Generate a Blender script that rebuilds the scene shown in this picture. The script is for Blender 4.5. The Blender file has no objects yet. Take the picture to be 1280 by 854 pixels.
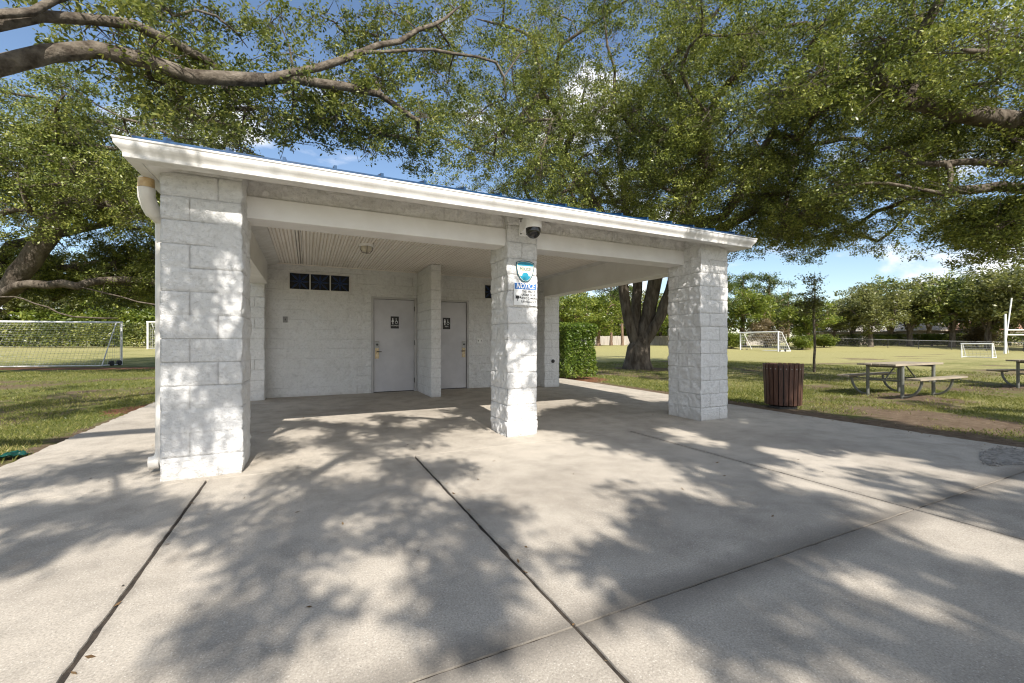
import bpy, bmesh, math, random
import numpy as np
from mathutils import Vector, noise as mnoise

random.seed(7)
scene = bpy.context.scene
COL = scene.collection
R = math.radians
TH = R(25.65)                       # camera looks this far right of the facade's normal
SN, CS = math.sin(TH), math.cos(TH)
CAM_H = 1.16


def cw(lat, t):                     # a place given as metres to the right of and in front of the viewpoint
    return (t * SN + lat * CS, t * CS - lat * SN)


# ------------------------------------------------------------------ materials
def new_mat(name):
    m = bpy.data.materials.new(name)
    m.use_nodes = True
    nt = m.node_tree
    b = nt.nodes['Principled BSDF']
    return m, nt, b


def nd(nt, kind, **kw):
    n = nt.nodes.new(kind)
    for k, v in kw.items():
        if k in n.inputs:
            n.inputs[k].default_value = v
        else:
            setattr(n, k, v)
    return n


def link(nt, a, b):
    nt.links.new(a, b)


def noise_node(nt, scale, detail=4, rough=0.55, coord='Object', stretch=None, dist=0.0):
    tc = nd(nt, 'ShaderNodeTexCoord')
    src = tc.outputs[coord]
    if stretch:
        mp = nd(nt, 'ShaderNodeMapping')
        mp.inputs['Scale'].default_value = stretch
        link(nt, src, mp.inputs['Vector'])
        src = mp.outputs['Vector']
    n = nd(nt, 'ShaderNodeTexNoise')
    n.inputs['Scale'].default_value = scale
    n.inputs['Detail'].default_value = detail
    n.inputs['Roughness'].default_value = rough
    n.inputs['Distortion'].default_value = dist
    link(nt, src, n.inputs['Vector'])
    return n


def ramp(nt, src, stops):
    r = nd(nt, 'ShaderNodeValToRGB')
    e = r.color_ramp.elements
    while len(e) < len(stops):
        e.new(0.5)
    for el, (p, c) in zip(e, stops):
        el.position = p
        el.color = (c[0], c[1], c[2], 1) if not isinstance(c, (int, float)) else (c, c, c, 1)
    link(nt, src, r.inputs['Fac'])
    return r


def mix(nt, fac, a, b, mode='MIX'):
    n = nd(nt, 'ShaderNodeMix', data_type='RGBA', blend_type=mode)
    for sock, v in ((n.inputs[0], fac), (n.inputs[6], a), (n.inputs[7], b)):
        if isinstance(v, (int, float)):
            sock.default_value = v
        elif isinstance(v, tuple):
            sock.default_value = (v[0], v[1], v[2], 1)
        else:
            link(nt, v, sock)
    return n.outputs[2]


def math_node(nt, op, a, b=0.0, c=None, clamp=False):
    n = nd(nt, 'ShaderNodeMath', operation=op, use_clamp=clamp)
    for i, v in enumerate((a, b, c)):
        if v is None:
            continue
        if isinstance(v, (int, float)):
            n.inputs[i].default_value = v
        else:
            link(nt, v, n.inputs[i])
    return n.outputs[0]


def simple(name, c1, c2=None, rough=0.6, scale=6.0, bump=0.0, bscale=40.0, metallic=0.0, stretch=None, spec=0.4, bdist=0.01):
    m, nt, b = new_mat(name)
    c2 = c2 or tuple(v * 0.82 for v in c1)
    n = noise_node(nt, scale, 5, 0.6, stretch=stretch)
    r = ramp(nt, n.outputs['Fac'], [(0.35, c2), (0.65, c1)])
    link(nt, r.outputs['Color'], b.inputs['Base Color'])
    b.inputs['Roughness'].default_value = rough
    b.inputs['Metallic'].default_value = metallic
    b.inputs['Specular IOR Level'].default_value = spec
    if bump:
        bn = noise_node(nt, bscale, 6, 0.65, stretch=stretch)
        bp = nd(nt, 'ShaderNodeBump')
        bp.inputs['Strength'].default_value = bump
        bp.inputs['Distance'].default_value = bdist
        link(nt, bn.outputs['Fac'], bp.inputs['Height'])
        link(nt, bp.outputs['Normal'], b.inputs['Normal'])
    return m


def block_paint(name='painted_split_face_block', c1=(0.735, 0.73, 0.715), c2=(0.79, 0.785, 0.775), bdist=0.035):
    m, nt, b = new_mat(name)
    n1 = noise_node(nt, 1.6, 5, 0.6)
    n2 = noise_node(nt, 24, 6, 0.75)
    c = ramp(nt, n1.outputs['Fac'], [(0.3, c1), (0.6, c2)])
    d = ramp(nt, n2.outputs['Fac'], [(0.30, 0.80), (0.5, 1.0)])
    col = mix(nt, 1.0, c.outputs['Color'], d.outputs['Color'], 'MULTIPLY')
    # grime where water splashes up at the foot, broken by noise
    tc = nd(nt, 'ShaderNodeTexCoord')
    sp = nd(nt, 'ShaderNodeSeparateXYZ')
    link(nt, tc.outputs['Object'], sp.inputs[0])
    foot = math_node(nt, 'MULTIPLY_ADD', sp.outputs['Z'], -7.0, 0.9)
    foot = math_node(nt, 'MULTIPLY', foot, n2.outputs['Fac'], clamp=True)
    col = mix(nt, foot, col, (0.46, 0.43, 0.38))
    gr = nd(nt, 'ShaderNodeAttribute', attribute_name='groove')
    col = mix(nt, math_node(nt, 'MULTIPLY', gr.outputs['Fac'], 0.36), col, (0.24, 0.22, 0.195))
    link(nt, col, b.inputs['Base Color'])
    b.inputs['Roughness'].default_value = 0.62
    b.inputs['Specular IOR Level'].default_value = 0.3
    bn = noise_node(nt, 22, 9, 0.72, dist=0.6)
    bp = nd(nt, 'ShaderNodeBump')
    bp.inputs['Strength'].default_value = 1.0
    bp.inputs['Distance'].default_value = bdist
    link(nt, bn.outputs['Fac'], bp.inputs['Height'])
    link(nt, bp.outputs['Normal'], b.inputs['Normal'])
    return m


def concrete_mat():
    m, nt, b = new_mat('broom_finished_concrete')
    tc = nd(nt, 'ShaderNodeTexCoord')
    big = noise_node(nt, 0.55, 6, 0.62, dist=0.4)
    mid = noise_node(nt, 3.2, 6, 0.65)
    fine = noise_node(nt, 105, 4, 0.75)
    c = ramp(nt, big.outputs['Fac'], [(0.28, (0.335, 0.297, 0.248)), (0.5, (0.455, 0.408, 0.344)), (0.72, (0.515, 0.463, 0.39))])
    d = ramp(nt, mid.outputs['Fac'], [(0.3, 0.76), (0.55, 1.0), (0.7, 1.06)])
    col = mix(nt, 1.0, c.outputs['Color'], d.outputs['Color'], 'MULTIPLY')
    f = ramp(nt, fine.outputs['Fac'], [(0.3, 0.66), (0.7, 1.26)])
    col = mix(nt, 1.0, col, f.outputs['Color'], 'MULTIPLY')
    # pale shell and dark stone aggregate showing at the surface
    vo = nd(nt, 'ShaderNodeTexVoronoi')
    vo.inputs['Scale'].default_value = 88
    link(nt, tc.outputs['Object'], vo.inputs['Vector'])
    chips = ramp(nt, vo.outputs['Distance'], [(0.16, 1.0), (0.30, 0.0)])
    sel = nd(nt, 'ShaderNodeSeparateColor')
    link(nt, vo.outputs['Color'], sel.inputs[0])
    pale = math_node(nt, 'GREATER_THAN', sel.outputs[0], 0.66)
    dark = math_node(nt, 'LESS_THAN', sel.outputs[0], 0.22)
    col = mix(nt, math_node(nt, 'MULTIPLY', math_node(nt, 'MULTIPLY', chips.outputs['Color'], pale), 0.62), col, (0.66, 0.62, 0.55))
    col = mix(nt, math_node(nt, 'MULTIPLY', math_node(nt, 'MULTIPLY', chips.outputs['Color'], dark), 0.5), col, (0.17, 0.155, 0.135))
    # grime that has crept out of the joints
    sp = nd(nt, 'ShaderNodeSeparateXYZ')
    link(nt, tc.outputs['Object'], sp.inputs[0])
    wob = math_node(nt, 'MULTIPLY_ADD', mid.outputs['Fac'], 0.10, -0.05)
    total = None
    for axis, pos, width, amt in (('Y', 1.46, 0.17, 1.0), ('X', 0.985, 0.045, 0.45), ('X', -0.76, 0.05, 0.4), ('X', 3.8, 0.07, 0.6)):
        dist = math_node(nt, 'ABSOLUTE', math_node(nt, 'ADD', math_node(nt, 'SUBTRACT', sp.outputs[axis], pos), wob))
        s = math_node(nt, 'MULTIPLY', math_node(nt, 'SUBTRACT', 1.0, math_node(nt, 'DIVIDE', dist, width), clamp=True), amt)
        total = s if total is None else math_node(nt, 'MAXIMUM', total, s)
    total = math_node(nt, 'MULTIPLY', total, math_node(nt, 'LESS_THAN', sp.outputs['Y'], 4.36))
    st = math_node(nt, 'MULTIPLY', total, math_node(nt, 'MULTIPLY_ADD', mid.outputs['Fac'], 1.2, 0.1, clamp=True))
    col = mix(nt, st, col, (0.10, 0.09, 0.078))
    # long-lived stains: darker, browner blotches scattered at random over all the paving
    blot = noise_node(nt, 1.1, 7, 0.7, dist=0.8)
    bl = ramp(nt, blot.outputs['Fac'], [(0.56, 0.0), (0.72, 0.45)])
    col = mix(nt, bl.outputs['Color'], col, (0.24, 0.205, 0.165))
    link(nt, col, b.inputs['Base Color'])
    b.inputs['Roughness'].default_value = 0.85
    b.inputs['Specular IOR Level'].default_value = 0.25
    bp = nd(nt, 'ShaderNodeBump')
    bp.inputs['Strength'].default_value = 0.35
    bp.inputs['Distance'].default_value = 0.006
    link(nt, fine.outputs['Fac'], bp.inputs['Height'])
    link(nt, bp.outputs['Normal'], b.inputs['Normal'])
    return m


def ground_mat():
    m, nt, b = new_mat('lawn_and_bare_earth')
    at = nd(nt, 'ShaderNodeAttribute', attribute_name='cover')
    sp = nd(nt, 'ShaderNodeSeparateColor')
    link(nt, at.outputs['Color'], sp.inputs[0])
    n0 = noise_node(nt, 0.12, 5, 0.6)
    n1 = noise_node(nt, 0.9, 6, 0.65)
    n2 = noise_node(nt, 9, 6, 0.7)
    n3 = noise_node(nt, 70, 4, 0.7)
    green = ramp(nt, n2.outputs['Fac'], [(0.3, (0.085, 0.105, 0.024)), (0.5, (0.14, 0.155, 0.042)), (0.72, (0.235, 0.215, 0.085))])
    dry = ramp(nt, n2.outputs['Fac'], [(0.3, (0.25, 0.228, 0.085)), (0.7, (0.41, 0.375, 0.175))])
    earth = ramp(nt, n2.outputs['Fac'], [(0.3, (0.10, 0.068, 0.045)), (0.6, (0.19, 0.14, 0.095)), (0.8, (0.34, 0.27, 0.20))])
    mulch = ramp(nt, n2.outputs['Fac'], [(0.3, (0.13, 0.058, 0.032)), (0.7, (0.27, 0.135, 0.075))])
    fac = math_node(nt, 'ADD', sp.outputs[1], math_node(nt, 'MULTIPLY_ADD', n1.outputs['Fac'], 1.5, -0.75))
    fac = math_node(nt, 'ADD', fac, math_node(nt, 'MULTIPLY_ADD', n0.outputs['Fac'], 1.2, -0.6))
    fac = ramp(nt, fac, [(0.25, 0.0), (0.75, 1.0)])
    col = mix(nt, fac.outputs['Color'], green.outputs['Color'], dry.outputs['Color'])
    e = math_node(nt, 'ADD', sp.outputs[0], math_node(nt, 'MULTIPLY_ADD', n1.outputs['Fac'], 1.1, -0.55))
    e = math_node(nt, 'ADD', e, math_node(nt, 'MULTIPLY_ADD', n2.outputs['Fac'], 0.9, -0.45))
    e = ramp(nt, e, [(0.36, 0.0), (0.58, 1.0)])
    col = mix(nt, e.outputs['Color'], col, earth.outputs['Color'])
    mu = math_node(nt, 'ADD', sp.outputs[2], math_node(nt, 'ADD', math_node(nt, 'MULTIPLY_ADD', n2.outputs['Fac'], 1.3, -0.65), math_node(nt, 'MULTIPLY_ADD', n1.outputs['Fac'], 1.0, -0.5)))
    mu = ramp(nt, mu, [(0.4, 0.0), (0.6, 1.0)])
    col = mix(nt, mu.outputs['Color'], col, mulch.outputs['Color'])
    f = ramp(nt, n3.outputs['Fac'], [(0.3, 0.72), (0.7, 1.22)])
    col = mix(nt, 1.0, col, f.outputs['Color'], 'MULTIPLY')
    link(nt, col, b.inputs['Base Color'])
    b.inputs['Roughness'].default_value = 0.95
    b.inputs['Specular IOR Level'].default_value = 0.1
    bp = nd(nt, 'ShaderNodeBump')
    bp.inputs['Strength'].default_value = 0.8
    bp.inputs['Distance'].default_value = 0.03
    link(nt, n3.outputs['Fac'], bp.inputs['Height'])
    link(nt, bp.outputs['Normal'], b.inputs['Normal'])
    return m


def leaf_mat(name, dark, mid_, light, trans=0.35, gloss=0.35):
    m, nt, b = new_mat(name)
    out = nt.nodes['Material Output']
    g = nd(nt, 'ShaderNodeNewGeometry')
    clump = noise_node(nt, 0.55, 3, 0.6)
    v = math_node(nt, 'ADD', math_node(nt, 'MULTIPLY', g.outputs['Random Per Island'], 0.65), math_node(nt, 'MULTIPLY_ADD', clump.outputs['Fac'], 1.1, -0.38))
    r = ramp(nt, v, [(0.12, dark), (0.5, mid_), (0.92, light)])
    link(nt, r.outputs['Color'], b.inputs['Base Color'])
    b.inputs['Roughness'].default_value = 0.36
    b.inputs['Specular IOR Level'].default_value = gloss
    tr = nd(nt, 'ShaderNodeBsdfTranslucent')
    tcol = mix(nt, 1.0, r.outputs['Color'], (1.5, 1.55, 0.75), 'MULTIPLY')
    link(nt, tcol, tr.inputs['Color'])
    ms = nd(nt, 'ShaderNodeMixShader')
    ms.inputs[0].default_value = trans
    link(nt, b.outputs[0], ms.inputs[1])
    link(nt, tr.outputs[0], ms.inputs[2])
    link(nt, ms.outputs[0], out.inputs['Surface'])
    return m


M = {}
M['block'] = block_paint()
M['block_grimy'] = block_paint('grimy_split_face_block', (0.72, 0.70, 0.665), (0.80, 0.79, 0.765), 0.03)
M['concrete'] = concrete_mat()
M['ground'] = ground_mat()
M['white_paint'] = simple('white_trim_paint', (0.74, 0.73, 0.71), (0.60, 0.58, 0.545), 0.5, 2.2, 0.1, 25, stretch=(2.5, 2.5, 0.8))
M['beam'] = simple('white_beam_paint', (0.77, 0.76, 0.74), (0.68, 0.665, 0.64), 0.5, 2.2, 0.08, 30)
M['vinyl'] = simple('vinyl_ceiling_panel', (0.84, 0.80, 0.74), (0.76, 0.715, 0.65), 0.45, 1.6, stretch=(4, 0.6, 1))
M['vinyl_groove'] = simple('vinyl_groove_tone', (0.70, 0.65, 0.58), (0.60, 0.545, 0.475), 0.7, 2.0, stretch=(4, 0.6, 1))  # darker vinyl tone for the slanted groove faces
M['pvc'] = simple('pvc_pipe', (0.77, 0.74, 0.69), (0.68, 0.64, 0.58), 0.4, 4)
M['pvc_stained'] = simple('yellowed_pvc', (0.62, 0.47, 0.26), (0.45, 0.30, 0.14), 0.5, 14)
M['camera_white'] = simple('camera_white_shell', (0.88, 0.88, 0.88), (0.84, 0.84, 0.84), 0.3, 5)
M['blue_metal'] = simple('blue_roof_metal', (0.005, 0.052, 0.14), (0.004, 0.032, 0.09), 0.32, 5, metallic=0.15)
M['door'] = simple('grey_lilac_door_paint', (0.56, 0.55, 0.565), (0.48, 0.47, 0.485), 0.4, 2.5, 0.05, 20)
M['door_frame'] = simple('grey_frame_paint', (0.50, 0.49, 0.48), (0.40, 0.39, 0.38), 0.42, 3)
M['brass'] = simple('worn_satin_brass', (0.55, 0.45, 0.30), (0.36, 0.28, 0.17), 0.35, 30, metallic=0.7)
M['steel'] = simple('galvanised_steel', (0.42, 0.42, 0.41), (0.30, 0.30, 0.29), 0.5, 12, metallic=0.6)
M['dark_steel'] = simple('dark_hinge_steel', (0.09, 0.085, 0.08), (0.05, 0.05, 0.05), 0.5, 20, metallic=0.5)
M['black'] = simple('black_plastic_and_gap_shade', (0.012, 0.012, 0.013), (0.02, 0.02, 0.02), 0.35, 20)
M['dome'] = simple('smoked_dome', (0.008, 0.008, 0.009), (0.012, 0.012, 0.012), 0.06, 5, spec=0.6)
M['vent_dark'] = simple('dark_vent_screen', (0.008, 0.009, 0.012), (0.014, 0.015, 0.02), 0.6, 30)
M['vent_blue'] = simple('navy_grille_paint', (0.012, 0.035, 0.11), (0.008, 0.02, 0.07), 0.4, 9)
M['sign_white'] = simple('sign_white_face', (0.80, 0.80, 0.79), (0.75, 0.75, 0.74), 0.35, 5)
M['sign_blue'] = simple('sign_blue_ink', (0.04, 0.16, 0.46), (0.035, 0.14, 0.40), 0.35, 8)
M['sign_black'] = simple('sign_black_ink', (0.02, 0.02, 0.022), (0.03, 0.03, 0.03), 0.4, 8)
M['teal_ink'] = simple('teal_ink', (0.02, 0.27, 0.40), (0.015, 0.20, 0.31), 0.35, 8)
M['teal_dark'] = simple('deep_teal_ink', (0.02, 0.10, 0.14), (0.015, 0.08, 0.11), 0.35, 8)
M['cream_ink'] = simple('cream_ink', (0.74, 0.71, 0.58), (0.66, 0.62, 0.46), 0.35, 12)
M['plate'] = simple('white_switch_plastic', (0.86, 0.85, 0.83), (0.80, 0.79, 0.77), 0.3, 8)
M['grey_box'] = simple('grey_box_metal', (0.25, 0.245, 0.24), (0.20, 0.195, 0.19), 0.45, 9)
M['glass_globe'] = simple('frosted_globe', (0.62, 0.59, 0.50), (0.52, 0.47, 0.37), 0.25, 10)
M['brown_slat'] = simple('brown_stained_slat', (0.115, 0.054, 0.034), (0.055, 0.026, 0.018), 0.5, 5, 0.25, 30, stretch=(7, 7, 0.6))
M['wood'] = simple('weathered_plank', (0.35, 0.30, 0.225), (0.21, 0.175, 0.128), 0.75, 4, 0.35, 22, stretch=(0.7, 7, 7))
M['tube'] = simple('table_frame_tube', (0.20, 0.205, 0.18), (0.13, 0.13, 0.115), 0.5, 8, metallic=0.35)
M['goal_white'] = simple('goal_white_tube', (0.78, 0.78, 0.77), (0.66, 0.66, 0.65), 0.4, 5)
M['net'] = simple('white_net_cord', (0.55, 0.55, 0.53), (0.42, 0.42, 0.40), 0.8, 5)
M['bark'] = simple('oak_bark', (0.19, 0.16, 0.128), (0.07, 0.055, 0.042), 0.9, 6, 1.0, 16, stretch=(1, 1, 0.28), spec=0.1, bdist=0.06)
M['pale_bark'] = simple('pale_limb_bark', (0.20, 0.17, 0.135), (0.065, 0.052, 0.04), 0.9, 7, 1.0, 14, spec=0.1, bdist=0.05)
M['pine_bark'] = simple('pine_bark', (0.24, 0.17, 0.12), (0.12, 0.08, 0.055), 0.9, 5, 0.8, 12, stretch=(1, 1, 0.3), spec=0.1, bdist=0.05)
M['oak_leaf'] = leaf_mat('live_oak_leaf', (0.036, 0.052, 0.013), (0.15, 0.182, 0.042), (0.35, 0.355, 0.095), 0.22, 0.4)
M['oak_leaf_cool'] = leaf_mat('cool_oak_leaf', (0.04, 0.058, 0.016), (0.14, 0.165, 0.042), (0.30, 0.30, 0.085), 0.30, 0.45)  # duller oak leaf colour used for the overhead oak and two hedges
M['oak_leaf_bright'] = leaf_mat('bright_leaf', (0.06, 0.09, 0.016), (0.14, 0.18, 0.03), (0.28, 0.29, 0.06))
M['olive_leaf'] = leaf_mat('olive_leaf', (0.07, 0.08, 0.028), (0.155, 0.165, 0.058), (0.265, 0.26, 0.105), 0.3)
M['pine_leaf'] = leaf_mat('pine_needles', (0.03, 0.05, 0.014), (0.07, 0.10, 0.022), (0.15, 0.175, 0.04), 0.2)
M['hedge_leaf'] = leaf_mat('clipped_hedge_leaf', (0.045, 0.085, 0.014), (0.11, 0.17, 0.025), (0.26, 0.31, 0.06), 0.3, 0.5)
M['twig_leaf'] = leaf_mat('sparse_brownish_leaf', (0.10, 0.075, 0.04), (0.16, 0.12, 0.065), (0.24, 0.19, 0.11), 0.25)
M['grass'] = leaf_mat('grass_blade', (0.075, 0.095, 0.02), (0.15, 0.165, 0.04), (0.33, 0.29, 0.12), 0.3, 0.2)
M['litter'] = leaf_mat('fallen_leaf', (0.075, 0.045, 0.022), (0.16, 0.10, 0.05), (0.30, 0.21, 0.12), 0.1, 0.2)
M['roof_tile'] = simple('clay_roof', (0.40, 0.22, 0.15), (0.28, 0.15, 0.10), 0.8, 6)
M['grey_roof'] = simple('grey_shingle', (0.30, 0.275, 0.25), (0.22, 0.20, 0.18), 0.85, 6)
M['stucco'] = simple('cream_stucco', (0.42, 0.36, 0.28), (0.36, 0.31, 0.24), 0.85, 4)
M['window'] = simple('dark_window_glass', (0.03, 0.035, 0.04), (0.05, 0.055, 0.06), 0.1, 3)
M['fence_wood'] = simple('greyed_fence_board', (0.50, 0.455, 0.40), (0.33, 0.295, 0.255), 0.85, 1.5, stretch=(6, 6, 0.4))
M['chain'] = simple('black_fence_wire', (0.035, 0.035, 0.034), (0.05, 0.05, 0.048), 0.6, 10)
M['rubber'] = simple('black_rubber', (0.02, 0.02, 0.02), (0.035, 0.035, 0.035), 0.8, 10)
M['tarp'] = simple('green_plastic_sheet', (0.006, 0.06, 0.045), (0.003, 0.025, 0.02), 0.3, 14)
M['gravel'] = simple('grey_gravel', (0.36, 0.335, 0.30), (0.17, 0.155, 0.135), 0.9, 18, 0.6, 60)
M['joint'] = simple('joint_dirt', (0.055, 0.043, 0.032), (0.025, 0.02, 0.016), 0.95, 22, 0.5, 60)


# ------------------------------------------------------------------ geometry helpers
class MB:
    """collects faces of one mesh"""
    def __init__(self):
        self.v, self.f, self.m = [], [], []
        self.slots = []

    def slot(self, mat):
        if mat not in self.slots:
            self.slots.append(mat)
        return self.slots.index(mat)

    def add(self, verts, faces, mat):
        o = len(self.v)
        s = self.slot(mat)
        self.v.extend([tuple(p) for p in verts])
        for f in faces:
            self.f.append(tuple(i + o for i in f))
            self.m.append(s)

    def box(self, x0, x1, y0, y1, z0, z1, mat, rot=None, c=None, bev=0.0):
        bm = bmesh.new()
        bmesh.ops.create_cube(bm, size=1)
        for v in bm.verts:
            v.co = Vector(((x0 + x1) / 2 + v.co.x * (x1 - x0), (y0 + y1) / 2 + v.co.y * (y1 - y0), (z0 + z1) / 2 + v.co.z * (z1 - z0)))
        if bev:
            bmesh.ops.bevel(bm, geom=bm.edges[:], offset=bev, segments=2, affect='EDGES', profile=0.5)
        self.bm(bm, mat)

    def bm(self, bm, mat):
        bm.verts.index_update()
        self.add([v.co[:] for v in bm.verts], [[v.index for v in f.verts] for f in bm.faces], mat)
        bm.free()

    def tube(self, pts, rad, mat, seg=8, cap=True):
        V, F = tube_np(np.array(pts, float), np.array(rad if hasattr(rad, '__len__') else [rad] * len(pts), float), seg)
        self.add(V.tolist(), F.tolist(), mat)
        if cap:
            n = len(pts)
            o = len(self.v) - n * seg
            self.f.append(tuple(o + i for i in reversed(range(seg))))
            self.m.append(self.slot(mat))
            self.f.append(tuple(o + (n - 1) * seg + i for i in range(seg)))
            self.m.append(self.slot(mat))

    def prism(self, poly, axis, a, b, mat):
        """poly of 2-D points pushed along an axis: 'y' (x,z), 'x' (y,z), 'z' (x,y)"""
        def p3(p, h):
            return {'y': (p[0], h, p[1]), 'x': (h, p[0], p[1]), 'z': (p[0], p[1], h)}[axis]
        n = len(poly)
        vs = [p3(p, a) for p in poly] + [p3(p, b) for p in poly]
        fs = [(i, (i + 1) % n, n + (i + 1) % n, n + i) for i in range(n)]
        fs += [tuple(reversed(range(n))), tuple(range(n, 2 * n))]
        self.add(vs, fs, mat)

    def lathe(self, prof, mat, c=(0, 0, 0), seg=24):
        vs, fs = [], []
        for r, z in prof:
            for k in range(seg):
                a = 2 * math.pi * k / seg
                vs.append((c[0] + r * math.cos(a), c[1] + r * math.sin(a), c[2] + z))
        for i in range(len(prof) - 1):
            for k in range(seg):
                k2 = (k + 1) % seg
                fs.append((i * seg + k, i * seg + k2, (i + 1) * seg + k2, (i + 1) * seg + k))
        self.add(vs, fs, mat)

    def build(self, name, parent=None, loc=(0, 0, 0), smooth=False, fix=True):
        me = bpy.data.meshes.new(name)
        me.from_pydata(self.v, [], self.f)
        for s in self.slots:
            me.materials.append(s)
        me.polygons.foreach_set('material_index', self.m)
        if fix:
            bm = bmesh.new()
            bm.from_mesh(me)
            bmesh.ops.recalc_face_normals(bm, faces=bm.faces)
            bm.to_mesh(me)
            bm.free()
        if smooth:
            me.shade_smooth()
            if smooth == 'auto':
                bm = bmesh.new()
                bm.from_mesh(me)
                for e in bm.edges:
                    if len(e.link_faces) == 2 and e.calc_face_angle(0) > R(35):
                        e.smooth = False
                bm.to_mesh(me)
                bm.free()
        me.update()
        return obj(name, me, parent, loc)


def obj(name, me, parent=None, loc=(0, 0, 0)):
    o = bpy.data.objects.new(name, me)
    COL.objects.link(o)
    o.location = loc
    if parent is not None:
        o.parent = parent
    return o


def tag(o, label=None, cat=None, group=None, kind=None):
    if label:
        o['label'] = label
    if cat:
        o['category'] = cat
    if group:
        o['group'] = group
    if kind:
        o['kind'] = kind
    return o


def thing(name, label, cat, loc=(0, 0, 0), rz=0.0, group=None):
    o = bpy.data.objects.new(name, None)
    o.empty_display_size = 0.2
    COL.objects.link(o)
    o.location = loc
    o.rotation_euler = (0, 0, rz)
    return tag(o, label, cat, group)


def copy_thing(root, loc, rz, label, scale=1.0):
    def cp(o, parent):
        c = o.copy()
        COL.objects.link(c)
        c.parent = parent
        for ch in list(o.children):
            cp(ch, c)
        return c
    r = cp(root, None)
    r.location = loc
    r.rotation_euler = (0, 0, rz)
    r.scale = (scale, scale, scale)
    r['label'] = label
    return r


def np_mesh(name, V, F, mats, midx=None, smooth=False):
    me = bpy.data.meshes.new(name)
    V = np.ascontiguousarray(V, dtype=np.float32)
    F = np.ascontiguousarray(F, dtype=np.int32)
    k = F.shape[1]
    me.vertices.add(len(V))
    me.vertices.foreach_set('co', V.ravel())
    me.loops.add(F.size)
    me.loops.foreach_set('vertex_index', F.ravel())
    me.polygons.add(len(F))
    me.polygons.foreach_set('loop_start', np.arange(0, F.size, k, dtype=np.int32))
    for m in mats:
        me.materials.append(m)
    if midx is not None:
        me.polygons.foreach_set('material_index', midx.astype(np.int32))
    me.polygons.foreach_set('use_smooth', np.full(len(F), smooth))
    me.update(calc_edges=True)
    return me


def tube_np(P, Rr, seg):
    n = len(P)
    T = np.zeros_like(P)
    T[1:-1] = P[2:] - P[:-2]
    T[0] = P[1] - P[0]
    T[-1] = P[-1] - P[-2]
    T /= np.maximum(np.linalg.norm(T, axis=1, keepdims=True), 1e-9)
    up = np.array([0.0, 0, 1]) if abs(T[0][2]) < 0.9 else np.array([1.0, 0, 0])
    N = np.zeros_like(P)
    u = up - T[0] * np.dot(up, T[0])
    u /= np.linalg.norm(u)
    for i in range(n):
        u = u - T[i] * np.dot(u, T[i])
        u /= max(np.linalg.norm(u), 1e-9)
        N[i] = u
    B = np.cross(T, N)
    a = np.arange(seg) * 2 * np.pi / seg
    V = P[:, None, :] + Rr[:, None, None] * (np.cos(a)[None, :, None] * N[:, None, :] + np.sin(a)[None, :, None] * B[:, None, :])
    i = np.arange(n - 1)[:, None] * seg
    k = np.arange(seg)[None, :]
    k2 = (k + 1) % seg
    F = np.stack([i + k, i + k2, i + seg + k2, i + seg + k], -1).reshape(-1, 4)
    return V.reshape(-1, 3), F


def vnoise(x, y, seed=0):
    xi, yi = np.floor(x), np.floor(y)
    xf, yf = x - xi, y - yi
    xf = xf * xf * (3 - 2 * xf)
    yf = yf * yf * (3 - 2 * yf)

    def h(a, b):
        s = np.sin(a * 127.1 + b * 311.7 + seed * 74.7) * 43758.5453
        return s - np.floor(s)
    return (h(xi, yi) * (1 - xf) + h(xi + 1, yi) * xf) * (1 - yf) + (h(xi, yi + 1) * (1 - xf) + h(xi + 1, yi + 1) * xf) * yf


def sstep(a, b, x):
    t = np.clip((x - a) / (b - a), 0, 1)
    return t * t * (3 - 2 * t)


# ------------------------------------------------------------------ terrain
SX0, SX1 = -2.55, 7.1               # edges of the concrete


def gz(X, Y):
    X, Y = np.asarray(X, float), np.asarray(Y, float)
    t = X * SN + Y * CS
    lat = X * CS - Y * SN
    z = sstep(50, 66, t) * 0.62
    left = sstep(-5, -12, lat)
    z = z * (1 - left) + left * 0.036 * np.clip(t - 22, 0, 20)
    z = z - 0.09 * sstep(8, 11, X) * sstep(26, 16, X) * sstep(-6, 0, Y) * sstep(14, 9, Y)
    off = np.maximum(np.maximum(SX0 - X, X - SX1), 0)
    z = z + 0.03 * (vnoise(X * 0.7, Y * 0.7, 1) - 0.5) * sstep(0.1, 0.8, off)
    z = z - 0.02 * (1 - sstep(40, 60, t))
    inside = ((X > SX0 + 0.05) & (X < SX1 - 0.05))
    return np.where(inside & (Y < 15.5), -0.06, z)


def g1(x, y):
    return float(gz(x, y))


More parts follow.
